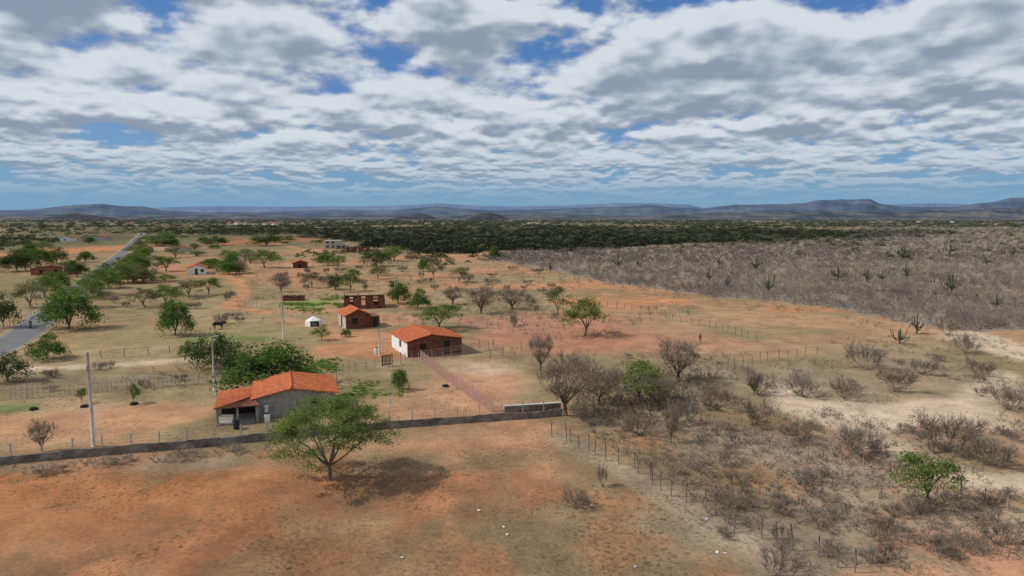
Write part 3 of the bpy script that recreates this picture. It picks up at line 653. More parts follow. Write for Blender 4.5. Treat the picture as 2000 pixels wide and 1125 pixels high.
# ---------- fences ----------
PM={}
def postmesh(kind,h,k):
    key=(kind,round(h,2),k)
    if key not in PM:
        r=random.Random(k*7+int(h*10)); lx=r.uniform(-.1,.1) if kind!='postc' else 0; mb=MB()
        if kind=='postc': mb.tube([(0,0,-.1),(0,0,h)],.06,4)
        else: mb.tube([(0,0,-.1),(lx,.02,h*.5),(lx*2,-.02,h*r.uniform(.75,1.12))],[.058,.052,.042],5)
        PM[key]=mb.mesh('post',M[kind],kind!='postc')
    return PM[key]
def along(pts,sp):
    W=[Vector((*P(*p),0)) for p in pts]; out=[]; carry=0
    for a,b in zip(W[:-1],W[1:]):
        L=(b-a).length; d=carry
        while d<L: out.append(a.lerp(b,d/L)); d+=sp
        carry=d-L
    return out
def fence(label,pts,sp=2.4,h=1.5,kind='post',wires=4,name='wire_fence',jit=.15,net=None,cell=.22):
    ps=along(pts,sp); o=ps[0].copy(); e=empty(name,o,0,label,'fence'); ps=[p+Vector((rs.uniform(-jit,jit),rs.uniform(-jit,jit),0)) for p in ps]
    for k,p in enumerate(ps[:100]):
        q=link('post',postmesh(kind,h,k%5),e); q.location=p-o; q.rotation_euler=(0,0,rs.uniform(0,6) if kind!='postc' else .3)
    for w in range(wires):
        z=h*(w+1)/(wires+.6)
        MB().tube([p-o+Vector((0,0,z)) for p in ps],.008,3,False).build('wire',M['wire'],e)
    if net:
        mb=MB(); zt=h*.93
        for a,b in zip(ps[:-1],ps[1:]):
            a=a-o;b=b-o; n=max(int((b-a).length/cell),2)
            for j in range(n):
                p=a.lerp(b,j/n); mb.tube([p+Vector((0,0,.05)),p+Vector((0,0,zt))],.016,3,False)
            z=.1
            while z<zt: mb.tube([a+Vector((0,0,z)),b+Vector((0,0,z))],.016,3,False); z+=cell*1.1
        mb.build('netting',net,e)
    return e
fence('crooked wooden post fence running from the block wall end to the bottom edge',[(1082,852),(1120,866),(1190,902),(1230,912),(1318,972),(1370,990),(1430,1035),(1530,1065),(1690,1125)],1.3,1.6,jit=.3)
fence('wooden post fence through the grey scrub to the right edge',[(1345,822),(1450,845),(1520,880),(1590,896),(1680,915),(1740,935),(1880,975),(2040,1010)],1.5,1.6,'pinkpost',jit=.25)
fence('grey post fence crossing the field left of the grey walled house',[(-20,782),(60,778),(200,765),(300,757),(415,748)],2.0,1.5,'postc',5,net=M['wire'],cell=.45)
fence('post fence from the brick house corner to the bare trees',[(962,680),(985,700),(1030,715),(1120,735),(1230,752)],1.9,1.6,'pinkpost')
fence('thin post fence curving across the red field',[(1105,595),(1200,602),(1290,612),(1310,628),(1390,640),(1480,668)],2.2,1.6,'post',3)
fence('post fence between the field and the dry scrub',[(1330,745),(1400,728),(1500,706),(1610,692)],2.0,1.6,'post',3)
fence('post fence along the edge of the grey thicket',[(960,512),(1080,538),(1200,562),(1430,584),(1600,598),(1700,618),(1790,645)],3.6,1.6,'post',3)
fence('post fence in front of the white sided brick house with a gate gap',[(655,742),(690,728),(745,716)],1.6,1.6,'pinkpost',4)
fence('post fence between the gate and the pink netting',[(768,714),(820,700)],1.4,1.6,'pinkpost',4)
fence('fence with pink netting running from the brick house down to the block wall',[(822,706),(850,727),(890,757),(930,785),(972,812)],1.9,1.7,'postc',0,'netting_fence',.03,net=M['pink'],cell=.16)
fence('netted post fence along the front of the white sided brick house',[(824,704),(870,697),(915,690),(958,682)],1.8,1.6,'pinkpost',3,net=M['pinkpost'],cell=.3)
fence('pale post fence beside the road at the left edge',[(-60,690),(0,652),(30,636),(62,618)],1.9,1.5,'postc',4)
fence('thin post fence in the dry field behind the street lamp',[(470,590),(520,605),(590,625),(640,640)],3,1.4,'postc',3)
fence('post fence at the right of the left field, below the road trees',[(200,700),(330,690),(350,690)],3,1.3,'post',3)
fence('low post line across the middle of the red field',[(960,700),(1060,672),(1180,655)],2.6,1.4,'post',3)
def gate():
    a=P(746,717); b=P(767,714); x,y=a; L=math.hypot(b[0]-x,b[1]-y); e=empty('wooden_gate',(x,y,0),math.atan2(b[1]-y,b[0]-x),'dark wooden slatted gate in the post fence before the brick house','gate')
    f=MB(); f.box(0,.08,-.04,.04,.1,1.7); f.box(L-.08,L,-.04,.04,.1,1.7); f.box(.08,L-.08,-.03,.03,1.55,1.66); f.box(.08,L-.08,-.03,.03,.2,.3); f.build('gate_frame',M['wood'],e)
    s=MB(); n=7
    for k in range(n): xx=.12+k*(L-.24)/n; s.box(xx,xx+.12,.035,.06,.15,1.6)
    s.build('slat_panel',M['wood'],e)
gate()
# ---------- block wall ----------
def wall():
    pts=[(-40,912),(120,896),(260,884),(400,873),(540,858),(700,842),(860,829),(1000,820),(1098,812)]
    W=[Vector((*P(*p),0)) for p in pts]; o=W[0].copy()
    e=empty('block_wall',o,0,'long low grey concrete block wall topped with posts crossing the scene','wall')
    mb=MB(); n=len(W); off=[]; hh=.68
    for i,p in enumerate(W):
        t=(W[min(i+1,n-1)]-W[max(i-1,0)]).normalized(); off.append(Vector((-t.y,t.x,0))*.07)
    for i in range(n-1):
        a0,b0=W[i]-o,W[i+1]-o; m=int((b0-a0).length/1.2)
        for j in range(m):
            a=a0.lerp(b0,j/m); b=a0.lerp(b0,(j+1)/m); p=off[i].lerp(off[i+1],j/m); q=off[i].lerp(off[i+1],(j+1)/m); u=Vector((0,0,hh+rs.choice([0,0,.02,.05,.1]))); d=Vector((0,0,-.1))
            mb.quad(a-p+d,b-q+d,b-q+u,a-p+u); mb.quad(b+q+d,a+p+d,a+p+u,b+q+u); mb.quad(a-p+u,b-q+u,b+q+u,a+p+u); mb.quad(a-p+d,a-p+u,a+p+u,a+p+d)
    mb.quad(W[-1]-o-off[-1],W[-1]-o+off[-1],W[-1]-o+off[-1]+Vector((0,0,hh)),W[-1]-o-off[-1]+Vector((0,0,hh)))
    mb.build('wall_panel',M['block'],e)
    ps=along(pts,2.3)
    for k,p in enumerate(ps):
        q=link('post',postmesh('postc',1.8,0),e); q.location=p-o; q.rotation_euler=(0,0,.6)
    for z in (1.05,1.35,1.65): MB().tube([p-o+Vector((0,0,z)) for p in ps],.008,3,False).build('wire',M['wire'],e)
wall()
# ---------- poles ----------
def pole(px,yb,yt,label,arm=0,r=.13):
    x,y=P(px,yb); h=topz(yb,yt); e=empty('street_lamp' if arm else 'utility_pole',(x,y,0),0,label,'street lamp' if arm else 'pole')
    MB().tube([(0,0,-.1),(0,0,h*.5),(0,0,h)],[r*1.25,r,r*.7],8).build('pole',M['concrete'],e,True)
    if arm:
        MB().tube([(0,0,h-.25),(arm*.5,-.05,h),(arm*1.1,-.1,h+.06)],.03,6).build('arm',M['metal'],e)
        m=MB(); s=1 if arm>0 else -1; x0,x1=sorted((arm*1.05,arm*1.05+s*.42)); m.box(x0,x1,-.2,-.02,h+.02,h+.11); m.build('lamp_head',M['lamp'],e)
    elif h>5:
        MB().box(-.07,.07,-.20,-.13,h*.80,h*.86).build('junction_box',M['metal'],e)
    return e
pole(183,872,688,'tall grey concrete pole standing at the left part of the block wall',0,.15)
pole(419,765,657,'grey street lamp with short arm in front of the dark tree behind the orange roof',.35,.12)
pole(554,660,592,'pale concrete pole in the field beside the small white tent')
pole(71,600,545,'slim lamp post on the far side of the road at left',-.4,.09)
pole(126,555,514,'slim pale pole by the road, beyond the bend',0,.1)
pole(298,540,498,'pale pole left of the small orange roof farmhouse',0,.11)
pole(741,695,640,'short white concrete post left of the white sided brick house',0,.11)
pole(422,770,730,'short stub post beside the street lamp base',0,.08)
pole(165,512,482,'thin far pole beyond the road bend near the orange field',0,.12)
pole(612,545,512,'thin far pole in the middle of the distant field',0,.1)
pole(760,795,765,'single thin pale post in the yard behind the airy tree',0,.05)
# ---------- houses ----------
def slope(mb,a,b,c,d,corr=.24,amp=.035,th=.1):
    a,b,c,d=map(Vector,(a,b,c,d)); n=max(int((b-a).length/corr)*2,2); nr=(b-a).cross(d-a).normalized()
    if nr.z<0: nr=-nr
    pt=[]
    for i in range(n+1):
        t=i/n; o=nr*(amp if i%2 else -amp); pt.append((a.lerp(b,t)+o,d.lerp(c,t)+o))
    dn=Vector((0,0,-th))
    for i in range(n): mb.quad(pt[i][0],pt[i+1][0],pt[i+1][1],pt[i][1]); mb.quad(pt[i][0]+dn,pt[i][1]+dn,pt[i+1][1]+dn,pt[i+1][0]+dn); mb.quad(pt[i][0]+dn,pt[i+1][0]+dn,pt[i+1][0],pt[i][0])
    mb.quad(pt[0][0]+dn,pt[0][0],pt[0][1],pt[0][1]+dn); mb.quad(pt[n][0],pt[n][0]+dn,pt[n][1]+dn,pt[n][1])
def opening(e,name,axis,u0,u1,z0,z1,pos,panel,frame):
    def bx(m,a,b,c,d,t0,t1):
        if axis=='x': m.box(a,b,pos-t1,pos-t0,c,d)
        else: m.box(pos-t1,pos-t0,a,b,c,d)
    m=MB(); bx(m,u0,u1,z0,z1,-.02,.02); o=m.build(name,M[panel],e)
    f=MB(); w=.07; bx(f,u0-w,u0,z0,z1+w,-.02,.05); bx(f,u1,u1+w,z0,z1+w,-.02,.05); bx(f,u0,u1,z1,z1+w,-.02,.05)
    if name=='window': bx(f,u0-w,u1+w,z0-w,z0,-.02,.09)
    f.build('frame',M[frame],o)
    return o
def house(label,px,py,rot,W,L,h,rh,wallm,roofm,sidem=None,ov=.45,openings=(),name='gabled_house',cat_='house',apex=.5):
    x,y=P(px,py); e=empty(name,(x,y,0),math.radians(rot),label,cat_)
    ax=W*apex; mb=MB(); prof=[(0,-.1),(W,-.1),(W,h),(ax,h+rh),(0,h)]
    mb.quad(*[(p[0],0,p[1]) for p in prof]); mb.quad(*[(p[0],L,p[1]) for p in reversed(prof)])
    for i in (0,1,4):
        p,q=prof[i],prof[(i+1)%5]; mb.quad((p[0],0,p[1]),(p[0],L,p[1]),(q[0],L,q[1]),(q[0],0,q[1]))
    mb.build('wall',M[wallm],e)
    if sidem: MB().box(-.03,-.004,-.03,L,0,h-.05).build('side_wall',M[sidem],e)
    g=.05; sl=rh/ax; sr=rh/(W-ax)
    r=MB(); slope(r,(-ov,-ov,h-ov*sl+g+.1),(-ov,L+ov,h-ov*sl+g+.1),(ax,L+ov,h+rh+g+.1),(ax,-ov,h+rh+g+.1)); slope(r,(W+ov,L+ov,h-ov*sr+g+.1),(W+ov,-ov,h-ov*sr+g+.1),(ax,-ov,h+rh+g+.1),(ax,L+ov,h+rh+g+.1))
    ro=r.build('roof',M[roofm],e)
    MB().tube([(ax,-ov-.03,h+rh+g+.13),(ax,L+ov+.03,h+rh+g+.13)],.12,8).build('ridge_cap',M[roofm],ro,True)
    for o in openings: opening(e,*o)
    return e
h1=house('grey walled house with bright orange tiled roof and dark front porch, nearest the camera',500,817,19,8.1,7.4,2.15,.8,'render','tile','cream',.45,
 openings=[('window','x',5.6,6.5,.95,1.7,0,'dark','cream'),('door','y',2.0,2.9,0.0,1.9,-.03,'wood','cream')],apex=.45)
pm=MB(); slope(pm,(-3.9,-1.6,1.85),(-3.9,5.6,1.85),(-.3,5.6,2.15),(-.3,.6,2.24)); pm.build('porch_roof',M['tile'],h1)
hp=MB(); slope(hp,(-3.9,-1.62,1.84),(.5,-1.62,1.84),(-.25,.6,2.23),(-.35,.6,2.23)); hp.build('porch_roof',M['tile_brown'],h1)
for (cx,cy) in ((-3.6,-1.3),(-1.7,-1.3),(.2,-1.3),(-3.6,1.5),(-3.6,4.5)):
    MB().box(cx-.11,cx+.11,cy-.11,cy+.11,0,1.8).build('porch_column',M['render'],h1)
MB().box(-3.8,-.05,-1.6,5.5,-.05,.16).build('porch_floor',M['render'],h1)
MB().box(-3.5,-.05,2.0,2.12,.161,1.85).build('porch_back_wall',M['dark'],h1)  # near-black panel put in for the shaded inside of the porch
mc=MB(); mc.box(.9,1.25,-.5,-.05,0,1.25); mc.box(.82,1.33,-.58,-.04,1.25,1.36); mc.build('chimney',M['white'],h1)
h2=house('brick house with white painted side wall and orange roof, mid scene behind pink netting',796,698,24,8.7,9.5,2.4,.85,'brick','tile','white',.4,
 openings=[('door','x',5.8,6.7,0.0,2.1,0,'dark','wood'),('window','x',2.0,2.9,1.1,1.9,0,'dark','wood'),('window','y',3.5,4.4,1.1,1.9,-.03,'wood','wood')],apex=.42)
h3=house('small unfinished brick house with bright orange roof beside the white tent',676,643,26,4.6,6.4,2.6,1.0,'brick','tile','cream',.35,
 openings=[('window','x',1.2,2.2,1.0,2.0,0,'dark','wood'),('door','y',3.0,3.9,0.0,2.1,-.03,'dark','wood')])
MB().box(4.604,6.6,.5,5.5,-.05,2.0).build('lean_to_wall',M['brick'],h3)
MB().box(4.604,6.8,.3,5.7,2.01,2.1).build('lean_to_roof',M['tile_brown'],h3)
MB().box(5.3,6.1,.47,.495,0,1.7).build('door',M['dark'],h3)
def shell(label,px,py,rot,W,L,h,name='roofless_brick_building',gable=True,wins=True):
    x,y=P(px,py); e=empty(name,(x,y,0),math.radians(rot),label,'building'); t=.16
    def wallseg(y0,ops,hh):
        mb=MB(); xs=0
        for (a,b,z0,z1) in ops:
            mb.box(xs,a,y0,y0+t,-.1,hh)
            if z0>0: mb.box(a,b,y0,y0+t,-.1,z0)
            if z1<hh: mb.box(a,b,y0,y0+t,z1,hh)
            xs=b
        mb.box(xs,W,y0,y0+t,-.1,hh); return mb
    ops=[(W*.12,W*.22,.9,2.0),(W*.42,W*.52,0,2.1),(W*.72,W*.84,.9,2.0)] if wins else []
    wallseg(0,ops,h).build('wall',M['brick'],e); wallseg(L,ops,h).build('wall',M['brick'],e)
    for k,xx in enumerate((0,W*.34,W*.63,W-t)):
        mb=MB(); n=8
        for j in range(n):
            a=t+.002+(L-t)*j/n; b=t+.002+(L-t-.004)*(j+1)/n; top=h+(1.0*(1-abs((j+.5)/n*2-1)) if gable else 0); mb.box(xx,xx+t,a,b,-.1,round(top/.2)*.2)
        mb.build('wall',M['brick'],e)
    for k in range(6): MB().box(W*(.05+.17*k),W*(.05+.17*k)+.22,-.003,t+.003,h+.002,h+.3+.2*(k%2)).build('pillar_stub',M['brick'],e)
    return e
shell('roofless brick building of bare walls with open windows behind the small orange roof house',672,604,12,9.3,7,2.4)
shell('low brick wall enclosure beside the green grass patch',552,588,8,5.0,3,1.1,'brick_enclosure',False,False)
house('small white farmhouse with orange roof left of the far dry field',366,537,24,6.5,9,2.6,1.2,'white','tile','cream',.5,openings=[('door','x',2.6,3.5,0,2.1,0,'wood','wood'),('window','x',4.6,5.5,1,1.9,0,'dark','wood'),('window','y',4,5,1,1.9,-.03,'dark','wood')])
house('tiny orange roof shed on stone ground in the far field',572,524,20,6,6,2.2,1.0,'brick','tile','white',.6,openings=[('door','x',2.4,3.3,0,1.9,0,'dark','wood')])
house('low long pale roof house beyond the road',322,492,10,14,8,2.2,1.0,'cream','tile_old',None,.5,openings=[('door','x',6,7,0,2,0,'dark','wood')],name='long_house')
house('small house with weathered red roof among trees at the far left',60,538,12,14,8,2.4,1.2,'tile_old','tile_old',None,.6,openings=[('door','x',3,4,0,2,0,'dark','wood'),('window','x',8,9,1,2,0,'dark','wood')])
house('long red roofed house beside the far road, left of the road end',158,470,8,22,12,3,2,'cream','tile_old',None,.8,openings=[('door','x',6,7.5,0,2.3,0,'dark','wood')],name='long_house')
house('white farmhouse far behind the orange field at left',118,472,5,9,9,3.4,1.4,'white','tile_old',None,.5,openings=[('window','x',3,4.4,1,2.2,0,'dark','wood')])
def twostorey():
    x,y=P(634,486); e=empty('two_storey_building',(x,y,0),.1,'pale unfinished two storey flat roofed building in the distance','building')
    m=MB(); m.box(0,15,0,10,-.1,2.8); m.box(0,10,0,10,3.0,5.4); m.build('wall',M['cream'],e); s=MB(); s.box(-.5,15.5,-.5,10.5,2.803,2.997); s.box(-.5,10.5,-.5,10.5,5.403,5.6); s.build('floor_slab',M['cream'],e)
    for z in (0.8,3.7):
        for k in range(4 if z<2 else 2): opening(e,'window','x',1.2+k*3.6,2.9+k*3.6,z,z+1.2,0,'dark','cream')
twostorey()
shell('low brick shell right of the pale two storey building',676,492,8,14,8,2.6)
rr=random.Random(9)
for k in range(30):
    px=rr.choice([rr.uniform(440,620),rr.uniform(820,1080),rr.uniform(1450,1980),rr.uniform(100,300)]); py=rr.uniform(434,441); x,y=P(px,py)
    e=empty('distant_house',(x,y,0),rr.uniform(-.5,.5),'tiny pale house of the far settlement below the hills','house','tiny houses of the far settlement')
    w=rr.uniform(10,22); d=9; m=MB(); m.box(0,w,0,d,-1,5); m.build('wall',M['white' if k%3 else 'cream'],e)
    r=MB(); r.quad((-.5,-.5,5.01),(w+.5,-.5,5.01),(w+.5,d/2,7),(-.5,d/2,7)); r.quad((w+.5,d+.5,5.01),(-.5,d+.5,5.01),(-.5,d/2,7),(w+.5,d/2,7)); r.build('roof',M['tile_old'],e)
def tent():
    x,y=P(613,636); e=empty('white_tent',(x,y,0),.4,'small white tarpaulin tent beside the small unfinished brick house','tent')
    m=MB(); R=1.6; ap=(0,0,1.9); n=6; ring=[(R*math.cos(i*2*math.pi/n),R*math.sin(i*2*math.pi/n),1.1) for i in range(n)]; low=[(p[0]*1.05,p[1]*1.05,0) for p in ring]
    for i in range(n):
        j=(i+1)%n; m.quad(ring[i],ring[j],ap)
        if i!=4: m.quad(low[i],low[j],ring[j],ring[i])
    m.build('canvas',M['tarp'],e); MB().tube([(0,0,0),(0,0,2.05)],.03,5).build('pole',M['metal'],e)
    MB().box(-.5,.5,-.3,.3,0,.7).build('inner_crate',M['cream'],e)
tent()
def endwall():
    a=P(985,806); b=P(1095,799); x,y=a; L=math.hypot(b[0]-x,b[1]-y); e=empty('low_wall',(x,y,0),math.atan2(b[1]-y,b[0]-x),'short low grey wall with pale coping at the block wall corner','wall')
    MB().box(0,L,-.08,.08,-.1,.72).build('wall_panel',M['block'],e)
    MB().box(-.05,L+.05,-.20,.20,.722,.79).build('coping',M['paleboard'],e)
endwall()
# ---------- small objects ----------
def tyre(px,py,label,rz=0):
    x,y=P(px,py); e=empty('tyre',(x,y,.0),rz,label,'tyre'); m=MB()
    R,r=.32,.12; n=18; q=8
    for i in range(n):
        for j in range(q):
            a=2*math.pi*i/n; c=2*math.pi*j/q; m.v.append(((R+r*math.cos(c))*math.cos(a),(R+r*math.cos(c))*math.sin(a),.12+r*math.sin(c)))
    for i in range(n):
        for j in range(q): m.f.append((i*q+j,((i+1)%n)*q+j,((i+1)%n)*q+(j+1)%q,i*q+(j+1)%q))
    m.build('rubber_ring',M['rubber'],e,True)
for i,(x,y,l) in enumerate([(66,800,'black tyre lying on the yard below the concrete post fence, leftmost'),(165,795,'black tyre planter around the thin sapling near the fence'),(262,790,'black tyre planter around the sapling nearest the grey walled house'),(870,755,'black tyre in the dirt yard by the pink netting')]): tyre(x,y,l)
def barrel(px,py,label,mt):
    x,y=P(px,py); e=empty('barrel',(x,y,0),0,label,'barrel'); MB().tube([(0,0,0),(0,0,.08),(0,0,.45),(0,0,.82),(0,0,.9)],[.26,.29,.31,.29,.26],14).build('body',M[mt],e,True); MB().tube([(0,0,.905),(0,0,.94)],.27,14).build('lid',M['dark'],e)
barrel(462,838,'dark barrel under the front porch of the grey walled house','navy'); barrel(522,824,'white barrel against the front wall of the grey walled house','white'); barrel(735,690,'white barrel beside the short concrete post','white')
def skin_body(name,verts,edges,rad,mt,parent,root=0):
    me=bpy.data.meshes.new(name); me.from_pydata(verts,edges,[]); o=link(name,me,parent); me.materials.append(mt)
    sk=o.modifiers.new('skin','SKIN'); sd=o.modifiers.new('sub','SUBSURF'); sd.levels=1; sd.render_levels=1
    for v,r in zip(me.skin_vertices[0].data,rad): v.radius=(r,r)
    me.skin_vertices[0].data[root].use_root=True
    bpy.context.view_layer.update()
    dg=bpy.context.evaluated_depsgraph_get(); nm=bpy.data.meshes.new_from_object(o.evaluated_get(dg)); o.modifiers.clear(); o.data=nm
    nm.polygons.foreach_set('use_smooth',np.ones(len(nm.polygons),dtype=bool)); return o
def person_walk(px,py,label,shirt,trouser,seat=None,loc=None,rz=0):
    x,y=P(px,py) if loc is None else loc[:2]; e=empty('person',(x,y,0 if loc is None else loc[2]),rz,label,'person')
    if seat is None:
        v=[(0,0,.92),(0,0,1.15),(0,0,1.38),(0,0,1.5),(0,.02,1.63),(-.17,0,1.38),(-.24,.05,1.1),(-.2,.2,.92),(.17,0,1.38),(.24,-.05,1.1),(.22,.02,.85),(-.1,0,.86),(-.11,.14,.48),(-.11,.05,.06),(-.11,.2,.03),(.1,0,.86),(.11,-.1,.48),(.11,-.28,.08),(.11,-.14,.03)]
    else:
        v=[(0,0,.80),(0,.08,1.02),(0,.14,1.24),(0,.17,1.34),(0,.2,1.47),(-.17,.14,1.24),(-.25,.32,1.05),(-.27,.55,1.02),(.17,.14,1.24),(.25,.32,1.05),(.27,.55,1.02),(-.12,.02,.78),(-.17,.38,.72),(-.16,.22,.32),(-.16,.38,.27),(.12,.02,.78),(.17,.38,.72),(.16,.22,.32),(.16,.38,.27)]
    ed=[(0,1),(1,2),(2,3),(3,4),(2,5),(5,6),(6,7),(2,8),(8,9),(9,10),(0,11),(11,12),(12,13),(13,14),(0,15),(15,16),(16,17),(17,18)]
    r=[.13,.12,.15,.055,.10,.07,.045,.035,.07,.045,.035,.09,.065,.045,.04,.09,.065,.045,.04]
    skin_body('body',v,ed,r,M['skin'],e)
    k=[0,1,2,5,6,8,9]; ix={a:i for i,a in enumerate(k)}
    skin_body('shirt',[v[i] for i in k],[(ix[a],ix[b]) for a,b in ed if a in ix and b in ix],[(r[i]+.018) for i in k],M[shirt],e)
    k=[0,11,12,13,15,16,17]; ix={a:i for i,a in enumerate(k)}
    skin_body('trousers',[v[i] for i in k],[(ix[a],ix[b]) for a,b in ed if a in ix and b in ix],[(r[i]+.02) for i in k],M[trouser],e)
    hd=v[4]; m=MB(); m.tube([(hd[0],hd[1]-.01,hd[2]+.03),(hd[0],hd[1]-.01,hd[2]+.09),(hd[0],hd[1]-.01,hd[2]+.13)],[.115,.095,.04],10); m.build('hair' if seat is None else 'helmet',M['rubber'],e,True)
    return e
person_walk(1367,671,'person in a red shirt walking alone across the dry red field','redcloth','tancloth',rz=.6)
mx,my=P(60,642); mrz=math.atan2(P(82,624)[1]-P(0,680)[1],P(82,624)[0]-P(0,680)[0])-math.pi/2+math.pi
def bike():
    e=empty('motorbike',(mx,my,.08),mrz,'dark motorbike riding on the asphalt road','motorbike')
    for yy in (-.62,.68):
        n=20;q=6;m=MB();R,r=.25,.055
        for i in range(n):
            for j in range(q):
                a=2*math.pi*i/n;c=2*math.pi*j/q; m.v.append((r*math.sin(c),yy+(R+r*math.cos(c))*math.cos(a),.305+(R+r*math.cos(c))*math.sin(a)))
        for i in range(n):
            for j in range(q): m.f.append((i*q+j,((i+1)%n)*q+j,((i+1)%n)*q+(j+1)%q,i*q+(j+1)%q))
        w=m.build('wheel',M['rubber'],e,True); h=MB()
        for k in range(6): a=k*math.pi/3; h.tube([(0,yy,.305),(0,yy+.22*math.cos(a),.305+.22*math.sin(a))],.012,4)
        h.build('rim',M['metal'],w)
    MB().tube([(0,-.62,.305),(0,-.25,.5),(0,.35,.78),(0,.45,.95)],.035,6).build('frame',M['metal'],e)
    MB().tube([(0,.68,.305),(0,.5,.85),(0,.44,1.0)],.035,6).build('fork',M['metal'],e)
    MB().tube([(-.34,.36,1.04),(0,.46,1.0),(.34,.36,1.04)],.018,5).build('handlebar',M['metal'],e)
    MB().tube([(0,-.68,.78),(0,-.3,.77),(0,.08,.76)],[.08,.13,.10],8).build('seat',M['rubber'],e,True)
    MB().tube([(0,.06,.78),(0,.22,.86),(0,.42,.82)],[.09,.16,.08],8).build('fuel_tank',M['redcloth'],e,True)
    MB().box(-.12,.12,-.12,.28,.3,.58).build('engine',M['metal'],e); MB().tube([(0,.5,.92),(0,.60,.92)],[.07,.09],10).build('headlight',M['lamp'],e)
bike(); person_walk(0,0,'person in dark clothes riding the motorbike on the road','navy','navy',seat=1,loc=(mx-math.cos(mrz+math.pi/2)*.2,my-math.sin(mrz+math.pi/2)*.2,.12),rz=mrz)
def cow(px,py,label,rz,s=1,mt='black'):
    x,y=P(px,py); e=empty('cow',(x,y,0),rz,label,'cow'); e.scale=(s,)*3
    v=[(-.75,0,1.05),(-.3,0,1.0),(.2,0,.98),(.6,0,1.08),(.9,0,1.2),(1.15,0,1.22),(1.4,0,1.08),(-.7,.2,.85),(-.62,.2,.62),(-.78,.2,.38),(-.72,.2,.03),(-.7,-.2,.85),(-.5,-.2,.62),(-.66,-.2,.38),(-.58,-.2,.03),(.55,.18,.8),(.58,.18,.42),(.56,.18,.03),(.55,-.18,.8),(.48,-.18,.42),(.42,-.18,.03),(-.95,0,1.0),(-1.0,0,.5),(1.13,.2,1.27),(1.13,-.2,1.27)]
    ed=[(0,1),(1,2),(2,3),(3,4),(4,5),(5,6),(0,7),(7,8),(8,9),(9,10),(0,11),(11,12),(12,13),(13,14),(3,15),(15,16),(16,17),(3,18),(18,19),(19,20),(0,21),(21,22),(5,23),(5,24)]
    r=[.27,.33,.34,.30,.19,.14,.09,.15,.11,.06,.06,.15,.11,.06,.06,.12,.065,.06,.12,.065,.06,.03,.03,.04,.04]
    skin_body('body',v,ed,r,M[mt],e,1)
    for sgn in (1,-1): MB().tube([(1.16,.07*sgn,1.33),(1.18,.17*sgn,1.42),(1.2,.17*sgn,1.5)],[.03,.022,.008],5).build('horn',M['cream'],e)
cow(427,643,'black cow standing in the dry field right of the leaning green tree',.2,1.1)
for k,(x,y) in enumerate([(1145,985),(1155,988),(935,998),(990,1045),(985,1030),(1400,1080),(1415,1082),(1240,1108),(1380,1015),(785,1090)]):
    X,Y=P(x,y); m=MB(); r=random.Random(k); n=7; c=[]
    for i in range(n): a=i*6.283/n; q=r.uniform(.06,.15); c.append((q*math.cos(a),q*math.sin(a),r.uniform(.01,.09)))
    for i in range(n): m.quad((0,0,.08),c[i],c[(i+1)%n])
    o=m.build('plastic_scrap',M['tarp']); o.location=(X,Y,.02); tag(o,'crumpled white plastic scrap on the open ground in the foreground','litter','white plastic scraps in the foreground')
# ---------- world ----------
EL=math.radians(43); d=Vector((1,.06,0)).normalized(); sd=Vector((d.x*math.cos(EL),d.y*math.cos(EL),-math.sin(EL)))
w=bpy.data.worlds.new('World'); bpy.context.scene.world=w; w.use_nodes=True; nt=w.node_tree; N=nt.nodes; L=nt.links
bg=N['Background']; bg.inputs['Strength'].default_value=.1
sky=N.new('ShaderNodeTexSky'); sky.sky_type='NISHITA'; sky.sun_disc=False; sky.sun_elevation=EL; sky.sun_rotation=math.atan2(-d.x,-d.y); sky.altitude=300; sky.air_density=1.0; sky.dust_density=.3; sky.ozone_density=3
tc=N.new('ShaderNodeTexCoord'); sp=N.new('ShaderNodeSeparateXYZ'); L.new(tc.outputs['Generated'],sp.inputs[0])
def mth(op,a,b=None,clamp=False):
    n=N.new('ShaderNodeMath'); n.operation=op; n.use_clamp=clamp
    for k,v in enumerate((a,b)):
        if v is None: continue
        if isinstance(v,(int,float)): n.inputs[k].default_value=v
        else: L.new(v,n.inputs[k])
    return n.outputs[0]
def mixc(f,a,b):
    m=N.new('ShaderNodeMix'); m.data_type='RGBA'
    if isinstance(f,float): m.inputs['Factor'].default_value=f
    else: L.new(f,m.inputs['Factor'])
    for nm,v in (('A',a),('B',b)):
        if isinstance(v,tuple): m.inputs[nm].default_value=(*v,1)
        else: L.new(v,m.inputs[nm])
    return m.outputs['Result']
def mr(v,a,b,c=0,d_=1):
    r=N.new('ShaderNodeMapRange'); r.interpolation_type='SMOOTHSTEP'; L.new(v,r.inputs['Value'])
    for k,x in zip(('From Min','From Max','To Min','To Max'),(a,b,c,d_)): r.inputs[k].default_value=x
    return r.outputs[0]
Z=sp.outputs[2]
az=mth('ARCTAN2',sp.outputs[0],sp.outputs[1]); el=mth('ARCSINE',Z)
cur=mixc(.6,sky.outputs[0],(.3,1.5,4.7))
cur=mixc(mr(Z,0.0,.18,.9,0),cur,(1.8,3.6,5.4))
kk=mth('LOGARITHM',mth('DIVIDE',.235,mth('MAXIMUM',Z,.008)),2.0)
kk=mth('MINIMUM',mth('MAXIMUM',kk,0.0),2.0)
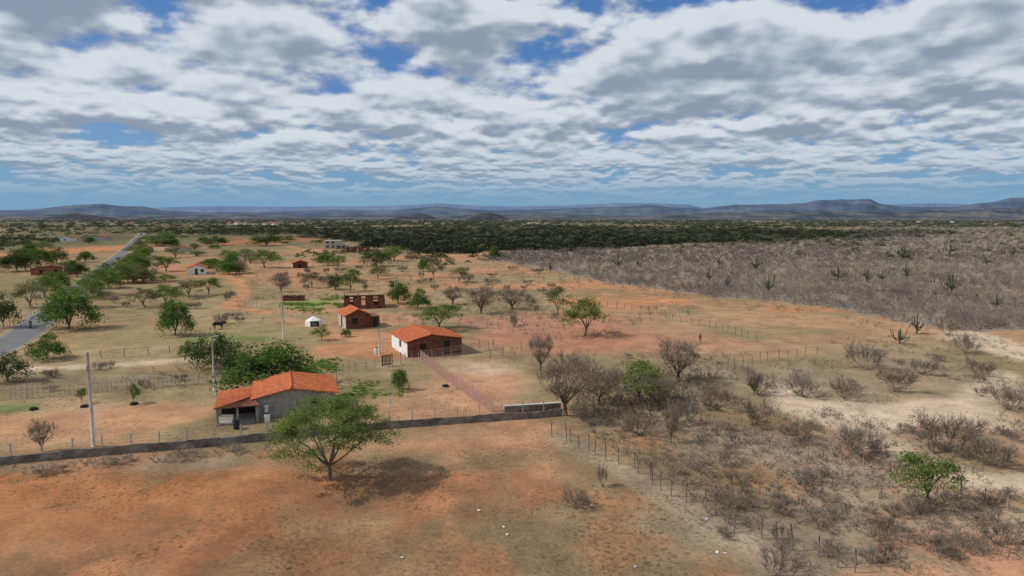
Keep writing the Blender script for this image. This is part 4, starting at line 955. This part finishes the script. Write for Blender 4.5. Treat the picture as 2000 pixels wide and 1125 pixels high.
def field(shift,det):
    tot=None
    for i,S in enumerate((6.0,10.5,20.)):
        w_=mth('MAXIMUM',mth('SUBTRACT',1.0,mth('ABSOLUTE',mth('SUBTRACT',kk,float(i)))),0.0)
        asp=(2.0,2.6,3.6)[i]
        cb=N.new('ShaderNodeCombineXYZ'); L.new(mth('MULTIPLY',az,S),cb.inputs[0])
        L.new(mth('ADD',mth('MULTIPLY',el,S*asp),shift),cb.inputs[1]); cb.inputs[2].default_value=3.1+i*5.7
        no=N.new('ShaderNodeTexNoise'); no.inputs['Scale'].default_value=1.0; no.inputs['Detail'].default_value=det; no.inputs['Roughness'].default_value=.53; L.new(cb.outputs[0],no.inputs['Vector'])
        v=mth('MULTIPLY',mth('SUBTRACT',no.outputs['Fac'],.5),w_); tot=v if tot is None else mth('ADD',tot,v)
    return tot
n0=field(0.0,5.0); n1_=field(.22,3.0)
den=mr(n0,-.135,-.035,0,1)
lit=mth('ADD',mth('MULTIPLY',mth('SUBTRACT',n0,n1_),4.6),.52,True)
thick=mr(n0,-.02,.13,0,1)
lit=mth('SUBTRACT',lit,mth('MULTIPLY',thick,mr(Z,.05,.25,.12,.36)),True)
cl=mixc(mr(lit,.06,.80,0,1),(2.7,3.3,4.2),(7.0,7.4,7.9))
alpha=mth('MULTIPLY',mth('MULTIPLY',den,mr(Z,.012,.07)),.95)
cur=mixc(alpha,cur,cl)
cur=mixc(mr(Z,0.0,.13,.65,0),cur,(2.0,3.6,5.2))
L.new(cur,bg.inputs[0])
sl=bpy.data.lights.new('Sun','SUN'); sl.energy=3.2; sl.angle=math.radians(.53); sl.color=(1,.95,.88); so=bpy.data.objects.new('sun',sl); C.objects.link(so); so.rotation_euler=sd.to_track_quat('-Z','Y').to_euler(); so.location=(-60,-10,80)
cam=bpy.data.cameras.new('Camera'); cam.lens=24; cam.sensor_width=36; cam.clip_end=80000; cam.clip_start=.5
co=bpy.data.objects.new('camera',cam); C.objects.link(co); co.location=(0,0,H); co.rotation_euler=(math.pi/2-TH,0,0)
sc=bpy.context.scene; sc.camera=co; sc.view_settings.view_transform='Standard'; sc.view_settings.look='None'; sc.view_settings.exposure=0
